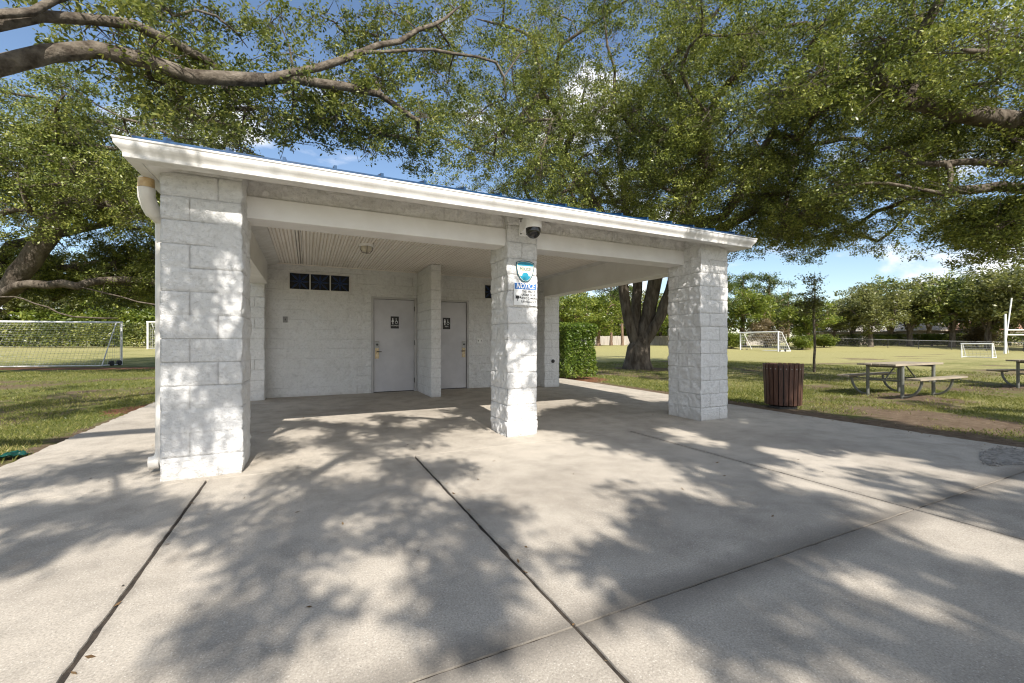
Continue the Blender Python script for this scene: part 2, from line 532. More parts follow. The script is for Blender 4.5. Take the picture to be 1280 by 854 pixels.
def cover(X, Y):
    """R bare earth, G dry grass, B red mulch"""
    off_r = X - SX1
    off_l = SX0 - X
    n = vnoise(X * 1.3, Y * 1.3, 5)
    e = 0.85 * sstep(1.1, 0.1, np.abs(off_r - 0.15)) + 0.75 * sstep(0.45, 0.0, np.abs(off_l))
    e = np.maximum(e, 0.8 * sstep(2.6, 0.4, np.hypot(X - 8.9, (Y - 3.0) * 0.9)))
    e = np.maximum(e, 0.65 * sstep(2.0, 0.5, np.hypot(X - 12.3, Y - 4.9)))
    e = np.maximum(e, 0.8 * sstep(1.9, 0.5, np.hypot(X - 17.9, Y - 4.0)))
    e = np.maximum(e, 0.7 * sstep(2.2, 0.9, np.hypot(X - 13.5, Y - 14.6)))
    e = np.maximum(e, 0.5 * sstep(0.55, 0.75, vnoise(X * 0.45, Y * 0.45, 9)) * (Y < 20))
    t = X * SN + Y * CS
    d = np.clip(0.25 + 0.5 * sstep(20, 34, t) + 0.4 * (vnoise(X * 0.25, Y * 0.25, 3) - 0.5), 0, 1)
    d = d + 0.25 * sstep(8, 12, X)
    b = 0.95 * sstep(1.5, 0.5, np.hypot(X - 7.6, (Y - 11.6)) * 0.8)
    lat = X * CS - Y * SN
    b = np.maximum(b, 0.85 * sstep(1.3, 0.3, np.abs(t - 19.2) * 0.8 + 0.25 * np.maximum(0, np.abs(lat + 19.5) - 3.0)))
    b = np.maximum(b, 0.8 * sstep(0.7, 0.2, np.hypot(X + 2.75, (Y - 9.6) * 0.55)))
    return np.clip(e, 0, 1), np.clip(d, 0, 1), np.clip(b, 0, 1)


def axis_pts(lo, hi, a, b, fine, grow):
    pts = list(np.arange(a, b + 1e-6, fine))
    s, p = fine, a
    while p > lo:
        s *= grow
        p -= s
        pts.insert(0, p)
    s, p = fine, pts[-1]
    while p < hi:
        s *= grow
        p += s
        pts.append(p)
    return np.array(pts)


gx = axis_pts(-420, 420, -24, 26, 0.3, 1.12)
gy = axis_pts(-300, 480, -6, 30, 0.3, 1.12)
GX, GY = np.meshgrid(gx, gy)
GV = np.stack([GX.ravel(), GY.ravel(), gz(GX, GY).ravel()], 1)
nx, ny = len(gx), len(gy)
ii = (np.arange(ny - 1)[:, None] * nx + np.arange(nx - 1)[None, :]).ravel()
GF = np.stack([ii, ii + 1, ii + nx + 1, ii + nx], 1)
me = np_mesh('ground', GV, GF, [M['ground']], smooth=True)
ca = me.color_attributes.new('cover', 'FLOAT_COLOR', 'POINT')
e_, d_, b_ = cover(GV[:, 0], GV[:, 1])
ca.data.foreach_set('color', np.stack([e_, d_, b_, np.ones_like(e_)], 1).astype(np.float32).ravel())
tag(obj('ground', me), kind='structure')


# ------------------------------------------------------------------ concrete paving
def fz(y):
    return 0.05 * min(max((y - 4.4) / 5.35, 0), 1)


mb = MB()
XL = [SX0, -0.76, 0.985, 3.8, SX1]
YL = [-16, -9.5, -4.0, 1.46, 4.36, 9.75, 15.4]
rg = random.Random(3)
for i in range(4):
    for j in range(6):
        if j >= 4 and i:
            continue                # under the roof the floor is one pour
        gw = lambda v, lst, big: 0.0 if v in (lst[0], lst[-1]) else (big if j < 4 else 0.0012)
        x0 = XL[i] + gw(XL[i], XL, 0.007)
        x1 = XL[i + 1] - gw(XL[i + 1], XL, 0.007) if j < 4 else XL[4]
        gy0 = {4.36: 0.0015, 9.75: 0.001}.get(YL[j], 0.003)
        gy1 = {4.36: 0.0015, 9.75: 0.001}.get(YL[j + 1], 0.003)
        y0, y1 = YL[j] + gy0, YL[j + 1] - gy1
        # outline walked round with small chips
        out = []
        N = 46 if j < 4 else 90
        for k in range(N):
            out.append((x0 + (x1 - x0) * k / N, y0))
        for k in range(N):
            out.append((x1, y0 + (y1 - y0) * k / N))
        for k in range(N):
            out.append((x1 - (x1 - x0) * k / N, y1))
        for k in range(N):
            out.append((x0, y1 - (y1 - y0) * k / N))
        cx, cy = (x0 + x1) / 2, (y0 + y1) / 2
        top, low = [], []
        for q, (x, y) in enumerate(out):
            c = 0.0 if (q % N == 0 or j >= 4) else abs(rg.gauss(0, 0.0035))
            ex = 0.02 if (i == 3 and x > SX1 - 0.001) or (i == 0 and x < SX0 + 0.001) else 0
            nxm = x + (c if x == x0 else -c if x == x1 else 0) + rg.uniform(-ex, ex)
            nym = y + (c * 0.5 if y == y0 else -c * 0.5 if y == y1 else 0)
            low.append((nxm, nym, fz(nym) - 0.006))
            top.append((nxm + math.copysign(0.002, cx - x) * (x in (x0, x1)), nym + math.copysign(0.002, cy - y) * (y in (y0, y1)), fz(nym)))
        n = len(out)
        deep = [(a, b, -0.12) for a, b, c in low]
        fs = [tuple(range(n))]
        fs += [(n + q, n + (q + 1) % n, (q + 1) % n, q) for q in range(n)]
        fs += [(2 * n + q, 2 * n + (q + 1) % n, n + (q + 1) % n, n + q) for q in range(n)]
        mb.add(top + low + deep, fs, M['concrete'])
tag(mb.build('concrete_pavement'), kind='structure')
mb = MB()
mb.box(SX0 + 0.06, SX1 - 0.06, -16, 4.3, -0.10, -0.007, M['joint'])
tag(mb.build('joint_filler_ground'), kind='structure')


# ------------------------------------------------------------------ split-face block work
def rock(p, seed):
    v = Vector((p[0] + seed * 3.1, p[1] + seed * 1.7, p[2] + seed * 0.9))
    a = mnoise.noise(v * 7.0)
    b = mnoise.noise(v * 17.0)
    c = abs(mnoise.noise(v * 11.0 + Vector((5, 2, 9))))
    e = mnoise.noise(v * 34.0)
    return 0.8 * a + 0.5 * b + 1.1 * (c - 0.25) + 0.3 * e


def lines(a, b, step, joints, w=0.005):
    pts = set(np.round(np.arange(a, b, step), 4)) | {round(a, 4), round(b, 4)}
    pts = {p for p in pts if all(abs(p - j) > w * 1.8 for j in joints) or p in (round(a, 4), round(b, 4))}
    for j in joints:
        for q in (j - w, j, j + w):
            if a < q < b:
                pts.add(round(q, 4))
    return sorted(pts)


COURSE = 0.2
GROOVE = []


def groove_attr(me):
    a = me.attributes.new('groove', 'FLOAT', 'POINT')
    a.data.foreach_set('value', np.array(GROOVE, dtype=np.float32))
    GROOVE.clear()



def face_disp(u, z, P, seed, amp, ulen, half, z0, depth=0.010, faint=0.72):
    """outward displacement of a painted split-face surface at run u, height z"""
    k = math.floor((z - z0) / COURSE)
    dz = abs((z - z0) / COURSE - round((z - z0) / COURSE)) * COURSE
    sh = 0.2 if (k + half) % 2 else 0.0
    q = (u + sh) / 0.4
    du = abs(q - round(q)) * 0.4
    if u < 0.012 or u > ulen - 0.012:
        du = 1
    hb = math.sin((math.floor(q) * 12.9898 + k * 78.233 + seed * 3.7)) * 43758.5453
    hb = hb - math.floor(hb)
    rk = rock(P, seed)
    d = amp * rk + (hb - 0.5) * 0.004
    hj = math.sin(k * 3.3 + math.floor(q) * 7.1 + seed) * 917.3
    hj = hj - math.floor(hj)
    vis = 1.0 if hj < faint else 0.25
    j = max(max(0, 1 - dz / 0.006), max(0, 1 - du / 0.006)) * vis
    GROOVE.append(max(j, (0.42 if amp == 0.016 else 0.16) * min(1.0, max(0.0, -rk * 1.5 - 0.12))))
    return d * (1 - 0.8 * j) - depth * j


def block_column(x0, x1, y0, y1, z0, z1, seed, amps, parent, loc, name='column'):
    """amps: front, right, back, left roughness"""
    W, D = x1 - x0, y1 - y0
    zj = [z0 + COURSE * k for k in range(1, int((z1 - z0) / COURSE) + 1)]
    zs = lines(z0, z1, 0.022, zj)
    ring = []                      # (x, y, nx, ny, side, u)
    for side, (L, f) in enumerate(((W, lambda u: (x0 + u, y0)), (D, lambda u: (x1, y0 + u)), (W, lambda u: (x1 - u, y1)), (D, lambda u: (x0, y1 - u)))):
        js = [0.2 * q for q in range(1, int(L / 0.2) + 1) if 0.03 < 0.2 * q < L - 0.03]
        for u in lines(0, L, 0.022, js)[:-1]:
            x, y = f(u)
            nrm = ((0, -1), (1, 0), (0, 1), (-1, 0))[side]
            if u == 0:
                pn = ((-1, 0), (0, -1), (1, 0), (0, 1))[side]
                nrm = (nrm[0] + pn[0], nrm[1] + pn[1])
            ring.append((x, y, nrm[0], nrm[1], side, u, L))
    V = []
    for z in zs:
        for (x, y, a, b, side, u, L) in ring:
            amp = amps[side] * (1 if u > 0 else 0.6)
            d = face_disp(u, z, (x, y, z), seed + side * 11, amp, L, side % 2, z0)
            V.append((x + a * d, y + b * d, z))
    n = len(ring)
    r = len(zs)
    i = np.arange(r - 1)[:, None] * n
    k = np.arange(n)[None, :]
    F = np.stack([i + k, i + (k + 1) % n, i + n + (k + 1) % n, i + n + k], -1).reshape(-1, 4)
    me = np_mesh(name, np.array(V), F, [M['block']], smooth=True)
    groove_attr(me)
    return obj(name, me, parent, loc)


def block_wall(u0, u1, z0, z1, place, seed, amp, parent, loc, name, holes=(), faint=0.55, zbase=None, mat='block'):
    """a split-face sheet; place(u, z, d) gives the point; holes are (u0,u1,z0,z1)"""
    zb = z0 if zbase is None else zbase
    zj = [zb + COURSE * k for k in range(0, 40) if z0 + 0.02 < zb + COURSE * k < z1 - 0.02]
    uj = [0.2 * q for q in range(int(u0 / 0.2) - 1, int(u1 / 0.2) + 2) if u0 + 0.03 < 0.2 * q < u1 - 0.03]
    us = lines(u0, u1, 0.021, uj)
    zs = lines(z0, z1, 0.021, zj)
    for h in holes:
        us = sorted(set(us) | {h[0], h[1]})
        zs = sorted(set(zs) | {h[2], h[3]})
    V = []
    for z in zs:
        for u in us:
            p0 = place(u, z, 0)
            d = face_disp(u - u0 + 0.05, z, p0, seed, amp, u1 - u0 + 1, 0, zb, faint=faint)
            V.append(place(u, z, d))
    n = len(us)
    F = []
    for a in range(len(zs) - 1):
        for b in range(n - 1):
            uc, zc = (us[b] + us[b + 1]) / 2, (zs[a] + zs[a + 1]) / 2
            if any(h[0] < uc < h[1] and h[2] < zc < h[3] for h in holes):
                continue
            F.append((a * n + b, a * n + b + 1, (a + 1) * n + b + 1, (a + 1) * n + b))
    me = np_mesh(name, np.array(V), np.array(F), [M[mat]], smooth=True)
    groove_attr(me)
    return obj(name, me, parent, loc)


# ------------------------------------------------------------------ the pavilion
PB = (2.33, 9.0, 0.0)
PL = (-PB[0], -PB[1], 0)
pav = thing('restroom_pavilion', 'white painted block restroom shelter with open covered porch and blue metal roof', 'building', PB)

block_column(-1.10, -0.52, 4.45, 5.03, -0.01, 2.72, 1, (0.007, 0.022, 0.01, 0.012), pav, PL)
block_column(2.19, 2.60, 4.69, 5.20, -0.01, 2.74, 2, (0.008, 0.012, 0.01, 0.026), pav, PL)
block_column(5.20, 5.78, 4.44, 5.06, -0.01, 2.72, 3, (0.008, 0.012, 0.01, 0.026), pav, PL)
block_column(-1.10, -0.74, 9.45, 9.9, 0.03, 2.74, 4, (0.010, 0.016, 0.01, 0.01), pav, PL)
block_column(5.30, 5.72, 9.17, 9.9, 0.03, 2.74, 5, (0.010, 0.012, 0.01, 0.016), pav, PL)

WY = 9.75
DOOR1 = (1.26, 2.255, 0.03, 2.155)
DOOR2 = (2.49, 3.52, 0.03, 2.155)
VENT1 = (-0.345, 0.835, 2.225, 2.60)
VENT2 = (3.92, 5.10, 2.225, 2.60)
block_wall(-0.98, 5.45, 0.03, 2.80, lambda u, z, d: (u, WY - d, z), 21, 0.016, pav, PL, 'back_wall', (DOOR1, DOOR2, VENT1, VENT2), 0.45)
# restroom block behind the porch wall
mb = MB()
mb.box(-1.0, -0.85, WY + 0.16, 13.5, -0.02, 2.72, M['block'])
mb.box(5.5, 5.65, WY + 0.16, 13.5, -0.02, 2.72, M['block'])
mb.box(-0.848, 5.498, 13.35, 13.5, -0.02, 2.72, M['block'])
mb.box(-0.848, 5.498, WY + 0.36, WY + 0.46, -0.02, 2.72, M['block'])
mb.build('restroom_block', pav, PL)


def part_wall(u, z, d):
    return None


block_column(2.27, 2.475, 8.53, 9.74, 0.03, 2.745, 7, (0.008, 0.010, 0.0, 0.012), pav, PL, 'partition_wall')

# beams: a smooth painted lintel with a split-face course above
for (a, b) in ((-0.53, 2.20), (2.59, 5.21)):
    mb = MB()
    mb.box(a, b, 4.745, 5.05, 2.345, 2.555, M['beam'], bev=0.008)
    mb.build('beam', pav, PL)
    block_wall(a, b, 2.556, 2.80, lambda u, z, d: (u, 4.765 - d, z), 31 + a, 0.030, pav, PL, 'frieze_course', (), 0.7, zbase=2.556, mat='block_grimy')
for (x0, x1, ya, yb) in ((-0.99, -0.69, 5.02, 9.46), (5.29, 5.63, 5.05, 9.18)):
    mb = MB()
    mb.box(x0, x1, ya, yb, 2.29, 2.80, M['beam'], bev=0.008)
    mb.build('beam', pav, PL)

# ceiling of grooved vinyl boards running front to back
mb = MB()
zc = 2.755
x = -0.70
prof = []
while x < 5.30:
    w = 0.098
    prof += [(x, zc + 0.014), (x + 0.012, zc), (x + w * 0.44, zc), (x + w * 0.5, zc + 0.010), (x + w * 0.56, zc), (x + w - 0.012, zc)]
    x += w
n = len(prof)
vs = [(p[0], 5.04, p[1]) for p in prof] + [(p[0], WY + 0.05, p[1]) for p in prof]
mb.add(vs, [(i, i + 1, n + i + 1, n + i) for i in range(n - 1) if prof[i][1] == prof[i + 1][1]], M['vinyl'])
mb.add(vs, [(i, i + 1, n + i + 1, n + i) for i in range(n - 1) if prof[i][1] != prof[i + 1][1]], M['vinyl_groove'])
for row in (0.0, 0.035, 0.07):
    for k in range(58):
        y = 5.2 + k * 0.078
        mb.box(-0.16 + row, -0.148 + row, y, y + 0.034, zc - 0.0015, zc + 0.004, M['dark_steel'])
mb.build('ceiling', pav, PL, fix=False)
mb = MB()
mb.box(-0.72, 5.32, WY - 0.035, WY - 0.012, zc - 0.02, zc - 0.001, M['vinyl'])
mb.build('ceiling_trim', pav, PL)


# gutter, soffit and hipped roof swept round the eaves
EX0, EX1, EY0, EY1 = -1.30, 5.97, 4.09, 14.1


def sweep(mb, prof, mat, closed=True):
    """prof of (inset, z); four mitred sides"""
    vs, fs = [], []
    n = len(prof)
    for (ins, z) in prof:
        vs += [(EX0 + ins, EY0 + ins, z), (EX1 - ins, EY0 + ins, z), (EX1 - ins, EY1 - ins, z), (EX0 + ins, EY1 - ins, z)]
    m = n if closed else n - 1
    for i in range(m):
        j = (i + 1) % n
        for k in range(4):
            k2 = (k + 1) % 4
            fs.append((i * 4 + k, i * 4 + k2, j * 4 + k2, j * 4 + k))
    mb.add(vs, fs, mat)


mb = MB()
sweep(mb, [(0.0, 2.672), (0.0, 2.685), (0.012, 2.689), (0.022, 2.685), (0.022, 2.678), (0.026, 2.664), (0.034, 2.63), (0.06, 2.595), (0.068, 2.566),
           (0.128, 2.566), (0.128, 2.69), (0.14, 2.69), (0.14, 2.551), (0.058, 2.551), (0.052, 2.556), (0.050, 2.578), (0.048, 2.590), (0.030, 2.610), (0.014, 2.628), (0.008, 2.640), (0.008, 2.664)], M['white_paint'])
gut = mb.build('gutter', pav, PL, smooth='auto')
mb = MB()
sweep(mb, [(0.142, 2.570), (0.142, 2.555), (0.16, 2.552), (0.80, 2.752), (0.80, 2.765), (0.16, 2.568)], M['white_paint'])
mb.build('soffit', pav, PL)
mb = MB()
P_IN, P_OUT = 0.07, 0.07
rz0, slope = 2.73, 0.27
half = (EX1 - EX0) / 2 - P_IN
ridge_z = rz0 + slope * half
rx = (EX0 + EX1) / 2
c = [(EX0 + 0.10, EY0 + 0.07), (EX1 - 0.16, EY0 + 0.07), (EX1 - 0.16, EY1 - 0.07), (EX0 + 0.10, EY1 - 0.07)]
r0, r1 = (rx, EY0 + 0.07 + half), (rx, EY1 - 0.07 - half)
vs = []
for dz in (0, -0.04):
    vs += [(p[0], p[1], rz0 + dz) for p in c] + [(r0[0], r0[1], ridge_z + dz), (r1[0], r1[1], ridge_z + dz)]
fs = [(0, 1, 4), (1, 2, 5, 4), (2, 3, 5), (3, 0, 4, 5), (7, 6, 10), (8, 7, 10, 11), (9, 8, 11), (6, 9, 11, 10)]
fs += [(k + 6, (k + 1) % 4 + 6, (k + 1) % 4, k) for k in range(4)]
mb.add(vs, fs, M['blue_metal'])
xx = c[0][0] + 0.2
while xx < c[1][0] - 0.1:           # standing seams of the front and back slopes
    ln = min(half, (xx - c[0][0]) * half / (rx - c[0][0]), (c[1][0] - xx) * half / (c[1][0] - rx))
    for (ya, s) in ((c[0][1], 1), (c[2][1], -1)):
        y1 = ya + s * ln
        mb.add([(xx - 0.012, ya, rz0), (xx + 0.012, ya, rz0), (xx + 0.012, ya, rz0 + 0.028), (xx - 0.012, ya, rz0 + 0.028),
                (xx - 0.012, y1, rz0 + slope * ln), (xx + 0.012, y1, rz0 + slope * ln), (xx + 0.012, y1, rz0 + slope * ln + 0.028), (xx - 0.012, y1, rz0 + slope * ln + 0.028)],
               [(0, 1, 2, 3), (7, 6, 5, 4), (0, 4, 5, 1), (1, 5, 6, 2), (2, 6, 7, 3), (3, 7, 4, 0)], M['blue_metal'])
    xx += 0.41
mb.build('roof', pav, PL)

# round downspout at the left corner
mb = MB()
ppx, ppy = -1.185, 4.86
path = [(-1.235, 4.62, 2.56), (-1.235, 4.62, 2.45)]
for k in range(1, 8):
    a = k / 8 * math.pi / 2
    path.append((-1.235 + 0.06 * (1 - math.cos(a)), 4.62 + 0.16 * (1 - math.cos(a)), 2.45 - 0.19 * math.sin(a)))
path += [(-1.17, 4.80, 2.22), (-1.168, 4.80, 2.0), (-1.168, 4.80, 1.2), (-1.168, 4.80, 0.20)]
for k in range(1, 6):
    a = k / 5 * math.pi / 2
    path.append((-1.168 - 0.06 * (1 - math.cos(a)), 4.80, 0.20 - 0.105 * math.sin(a)))
mb.tube(path, 0.052, M['pvc'], 14)
ds = mb.build('downspout', pav, PL, smooth='auto')
mb = MB()
mb.lathe([(0.0, 0.075), (0.056, 0.075), (0.058, 0.0), (0.0, 0.0)], M['pvc_stained'], (-1.235, 4.62, 2.475), 16)
mb.build('outlet_collar', ds, smooth='auto')
mb = MB()
mb.tube([(-1.235, 4.62, 2.475), (-1.235, 4.63, 2.40), (-1.22, 4.66, 2.33), (-1.205, 4.71, 2.285)], 0.062, M['pvc'], 14)
mb.build('elbow', ds, smooth='auto')
mb = MB()
mb.tube([(-1.19, 4.80, 0.094), (-1.262, 4.795, 0.088)], 0.058, M['pvc'], 14)
mb.build('elbow', ds, smooth='auto')


# doors
def door(x0, x1, hinge_right, frame_r=True):
    zb, zt = 0.05, 2.12
    fw = 0.05
    mb = MB()
    lx0, lx1 = x0 + fw, x1 - fw
    mb.box(lx0 + 0.007, lx1 - 0.007, WY + 0.012, WY + 0.05, zb + 0.018, zt - 0.008, M['door'], bev=0.003)
    leaf = mb.build('door', pav, PL)
    mb = MB()
    mb.box(x0, lx0, WY - 0.022, WY + 0.12, zb - 0.02, zt + 0.045, M['door_frame'], bev=0.004)
    mb.box(lx1, x1, WY - 0.022, WY + 0.12, zb - 0.02, zt + 0.045, M['door_frame'], bev=0.004)
    mb.box(lx0, lx1, WY - 0.020, WY + 0.118, zt, zt + 0.043, M['door_frame'], bev=0.004)
    mb.box(lx0 + 0.001, lx1 - 0.001, WY + 0.051, WY + 0.10, zb, zt, M['black'])  # black backing, stands in for the shadow in the gap round the leaf
    mb.build('door_frame', leaf)
    lx = lx0 + 0.075 if hinge_right else lx1 - 0.075
    mb = MB()
    mb.box(lx - 0.042, lx + 0.042, WY - 0.002, WY + 0.016, 0.80, 1.19, M['brass'], bev=0.003)
    mb.box(lx - 0.046, lx + 0.046, WY - 0.012, WY - 0.002, 1.03, 1.185, M['steel'], bev=0.004)
    mb.build('lock_plate', leaf)
    mb = MB()
    s = 1 if hinge_right else -1
    mb.tube([(lx, WY - 0.008, 0.955), (lx, WY - 0.055, 0.955)], 0.012, M['dark_steel'], 10)
    mb.tube([(lx - s * 0.01, WY - 0.052, 0.955), (lx + s * 0.09, WY - 0.058, 0.953)], [0.012, 0.009], M['dark_steel'], 10)
    mb.build('handle', leaf, smooth='auto')
    mb = MB()
    mb.tube([(lx, WY - 0.004, 1.11), (lx, WY - 0.034, 1.11)], 0.024, M['dark_steel'], 12)
    mb.build('deadbolt', leaf, smooth='auto')
    hx = lx1 if hinge_right else lx0
    for hz in (0.30, 1.15, 1.92):
        mb = MB()
        mb.tube([(hx, WY - 0.014, hz - 0.055), (hx, WY - 0.014, hz + 0.055)], 0.010, M['dark_steel'], 8)
        mb.build('hinge', leaf)
    return leaf


door(DOOR1[0], DOOR1[1], True)
door(DOOR2[0], DOOR2[1], False)


# grilled vent windows
def vent(x0, x1):
    z0, z1 = VENT1[2], VENT1[3]
    mb = MB()
    t = 0.022
    mb.box(x0, x1, WY - 0.012, WY + 0.10, z0, z0 + t, M['white_paint'])
    mb.box(x0, x1, WY - 0.012, WY + 0.10, z1 - t, z1, M['white_paint'])
    w = (x1 - x0 - t) / 3
    for k in range(4):
        mb.box(x0 + k * w, x0 + k * w + t, WY - 0.010, WY + 0.098, z0 + t, z1 - t, M['white_paint'])
    fr = mb.build('vent_window', pav, PL)
    mb = MB()
    mb.box(x0 + 0.005, x1 - 0.005, WY + 0.07, WY + 0.085, z0 + 0.005, z1 - 0.005, M['vent_dark'])
    mb.build('dark_screen', fr)
    for k in range(3):
        mb = MB()
        cx = x0 + t + k * w + (w - t) / 2
        cz = (z0 + z1) / 2
        rx_, rz_ = (w - t) / 2, (z1 - z0) / 2 - t
        for a in range(8):
            an = a * math.pi / 4
            L = min(rx_ / max(abs(math.cos(an)), 1e-6), rz_ / max(abs(math.sin(an)), 1e-6)) * 0.98
            dx, dz = math.cos(an), math.sin(an)
            px, pz = -dz, dx
            wd = 0.022
            pts = [(cx + dx * 0.02, cz + dz * 0.02), (cx + dx * L * 0.5 + px * wd, cz + dz * L * 0.5 + pz * wd), (cx + dx * L, cz + dz * L), (cx + dx * L * 0.5 - px * wd, cz + dz * L * 0.5 - pz * wd)]
            mb.prism(pts, 'y', WY + 0.035 + a * 0.0002, WY + 0.05 + a * 0.0002, M['vent_blue'])
        mb.prism([(cx + 0.04 * math.cos(q * math.pi / 6), cz + 0.04 * math.sin(q * math.pi / 6)) for q in range(12)], 'y', WY + 0.03, WY + 0.052, M['vent_blue'])
        mb.build('grille', fr)


vent(VENT1[0], VENT1[1])
vent(VENT2[0], VENT2[1])


# ------------------------------------------------------------------ lettering
def text_mesh(s, size, mat, shear=0.0, width=1.0, bold=0.0, align='CENTER'):
    cu = bpy.data.curves.new('lettering', 'FONT')
    cu.body = s
    cu.size = size
    cu.align_x = align
    cu.align_y = 'CENTER'
    cu.shear = shear
    cu.offset = bold
    cu.extrude = 0.0006
    cu.resolution_u = 3
    o = bpy.data.objects.new('lettering', cu)
    COL.objects.link(o)
    bpy.context.view_layer.update()
    me = bpy.data.meshes.new_from_object(o.evaluated_get(bpy.context.evaluated_depsgraph_get()))
    bpy.data.objects.remove(o)
    bpy.data.curves.remove(cu)
    me.materials.clear()
    me.materials.append(mat)
    for v in me.vertices:
        v.co.x *= width
    return me


def put_text(s, size, mat, parent, x, y, z, **kw):
    me = text_mesh(s, size, mat, **kw)
    o = obj('lettering', me, parent, (x, y, z))
    o.rotation_euler = (R(90), 0, 0)
    return o


# restroom signs on the doors
def door_sign(x, label, word):
    t = thing('restroom_sign', label, 'sign', (x, WY + 0.011, 1.61), group='restroom signs on the doors')
    mb = MB()
    mb.box(-0.09, 0.09, -0.006, 0.0, -0.14, 0.13, M['sign_black'], bev=0.002)
    mb.build('sign_plate', t)
    mb = MB()
    y0, y1 = -0.0085, -0.0062

    def disc(cx, cz, r, n=12):
        mb.prism([(cx + r * math.cos(2 * math.pi * k / n), cz + r * math.sin(2 * math.pi * k / n)) for k in range(n)], 'y', y0, y1, M['sign_white'])
    disc(-0.045, 0.083, 0.012)
    if word == 'WOMEN':
        mb.prism([(-0.056, 0.067), (-0.034, 0.067), (-0.018, 0.006), (-0.072, 0.006)], 'y', y0, y1, M['sign_white'])
        mb.box(-0.055, -0.047, y0, y1, -0.045, 0.005, M['sign_white'])
        mb.box(-0.043, -0.035, y0, y1, -0.045, 0.005, M['sign_white'])
    else:
        mb.box(-0.066, -0.024, y0, y1, 0.012, 0.067, M['sign_white'])
        mb.box(-0.057, -0.047, y0, y1, -0.045, 0.011, M['sign_white'])
        mb.box(-0.043, -0.033, y0, y1, -0.045, 0.011, M['sign_white'])
    disc(0.028, 0.078, 0.009)
    mb.prism([(0.022, 0.066), (0.034, 0.066), (0.036, 0.03), (0.056, 0.03), (0.066, -0.01), (0.058, -0.012), (0.048, 0.018), (0.024, 0.018)], 'y', y0, y1, M['sign_white'])
    ringp = []
    for k in range(15):
        a = math.pi * 0.65 + k / 14 * math.pi * 1.2
        ringp.append((0.034 + 0.030 * math.cos(a), -0.004 + 0.030 * math.sin(a)))
    for k in reversed(range(15)):
        a = math.pi * 0.65 + k / 14 * math.pi * 1.2
        ringp.append((0.034 + 0.023 * math.cos(a), -0.004 + 0.023 * math.sin(a)))
    mb.prism(ringp, 'y', y0, y1, M['sign_white'])
    mb.build('pictogram', t)
    put_text(word, 0.042, M['sign_white'], t, 0, -0.007, -0.078)


door_sign(1.77, 'black restroom sign with white figures on the door beside the triple vent window', 'WOMEN')
door_sign(2.97, 'black restroom sign with white figures on the door right of the partition', 'MEN')

# notice and badge on the middle column
SY = 4.672
t = thing('notice_sign', 'white notice sign with blue header and black lines of text on middle column', 'sign', (2.425, SY, 1.75))
mb = MB()
mb.box(-0.155, 0.155, -0.003, 0.006, -0.135, 0.145, M['sign_white'], bev=0.001)
mb.build('sign_plate', t)
mb = MB()
mb.box(-0.148, 0.148, -0.0045, -0.0032, 0.062, 0.138, M['sign_blue'])
mb.build('header', t)
put_text('NOTICE', 0.088, M['sign_white'], t, 0.0, -0.0055, 0.10, shear=0.25, width=0.78, bold=0.0018)
for k, s in enumerate(('THIS AREA IS', 'UNDER 24 HR', 'VIDEO CAMERA', 'SURVEILLANCE')):
    put_text(s, 0.037, M['sign_black'], t, 0.045, -0.004, 0.036 - k * 0.042, width=0.86, bold=0.0006)
mb = MB()
mb.box(-0.135, -0.085, -0.0045, -0.0032, -0.055, -0.018, M['sign_black'])
mb.prism([(-0.084, -0.037), (-0.066, -0.022), (-0.066, -0.052)], 'y', -0.0045, -0.0032, M['sign_black'])
mb.box(-0.115, -0.107, -0.0045, -0.0032, -0.085, -0.056, M['sign_black'])
mb.build('camera_symbol', t)

t = thing('badge_sign', 'shield shaped badge sticker in teal and cream above the notice', 'sign', (2.425, SY, 2.045))


def shield(sc, dz=0.0):
    half_ = [(0.0, 0.122), (0.06, 0.118), (0.125, 0.098), (0.124, 0.03), (0.105, -0.05), (0.072, -0.108), (0.035, -0.138), (0.0, -0.145)]
    p = half_ + [(-x, z) for x, z in reversed(half_[1:-1])]
    return [(x * sc, z * sc + dz) for x, z in p]


mb = MB()
mb.prism(shield(1.0), 'y', -0.002, 0.006, M['teal_dark'])
mb.build('sign_plate', t)
mb = MB()
mb.prism(shield(0.91), 'y', -0.0034, -0.0022, M['cream_ink'])
mb.build('face', t)
mb = MB()
mb.prism([(-0.108, 0.055), (0.108, 0.055), (0.110, 0.086), (0.055, 0.103), (0, 0.106), (-0.055, 0.103), (-0.110, 0.086)], 'y', -0.0046, -0.0036, M['teal_ink'])
mb.prism([(-0.078, -0.066), (0.078, -0.066), (0.062, -0.095), (0.03, -0.122), (0, -0.128), (-0.03, -0.122), (-0.062, -0.095)], 'y', -0.0046, -0.0036, M['teal_ink'])
mb.prism([(0.045 * math.cos(k * math.pi / 8), -0.06 + 0.035 * math.sin(k * math.pi / 8)) for k in range(16)], 'y', -0.0058, -0.0047, M['teal_ink'])
mb.build('field', t)
put_text('POLICE', 0.052, M['teal_dark'], t, 0.0, -0.0042, 0.015, width=0.9, bold=0.0008)

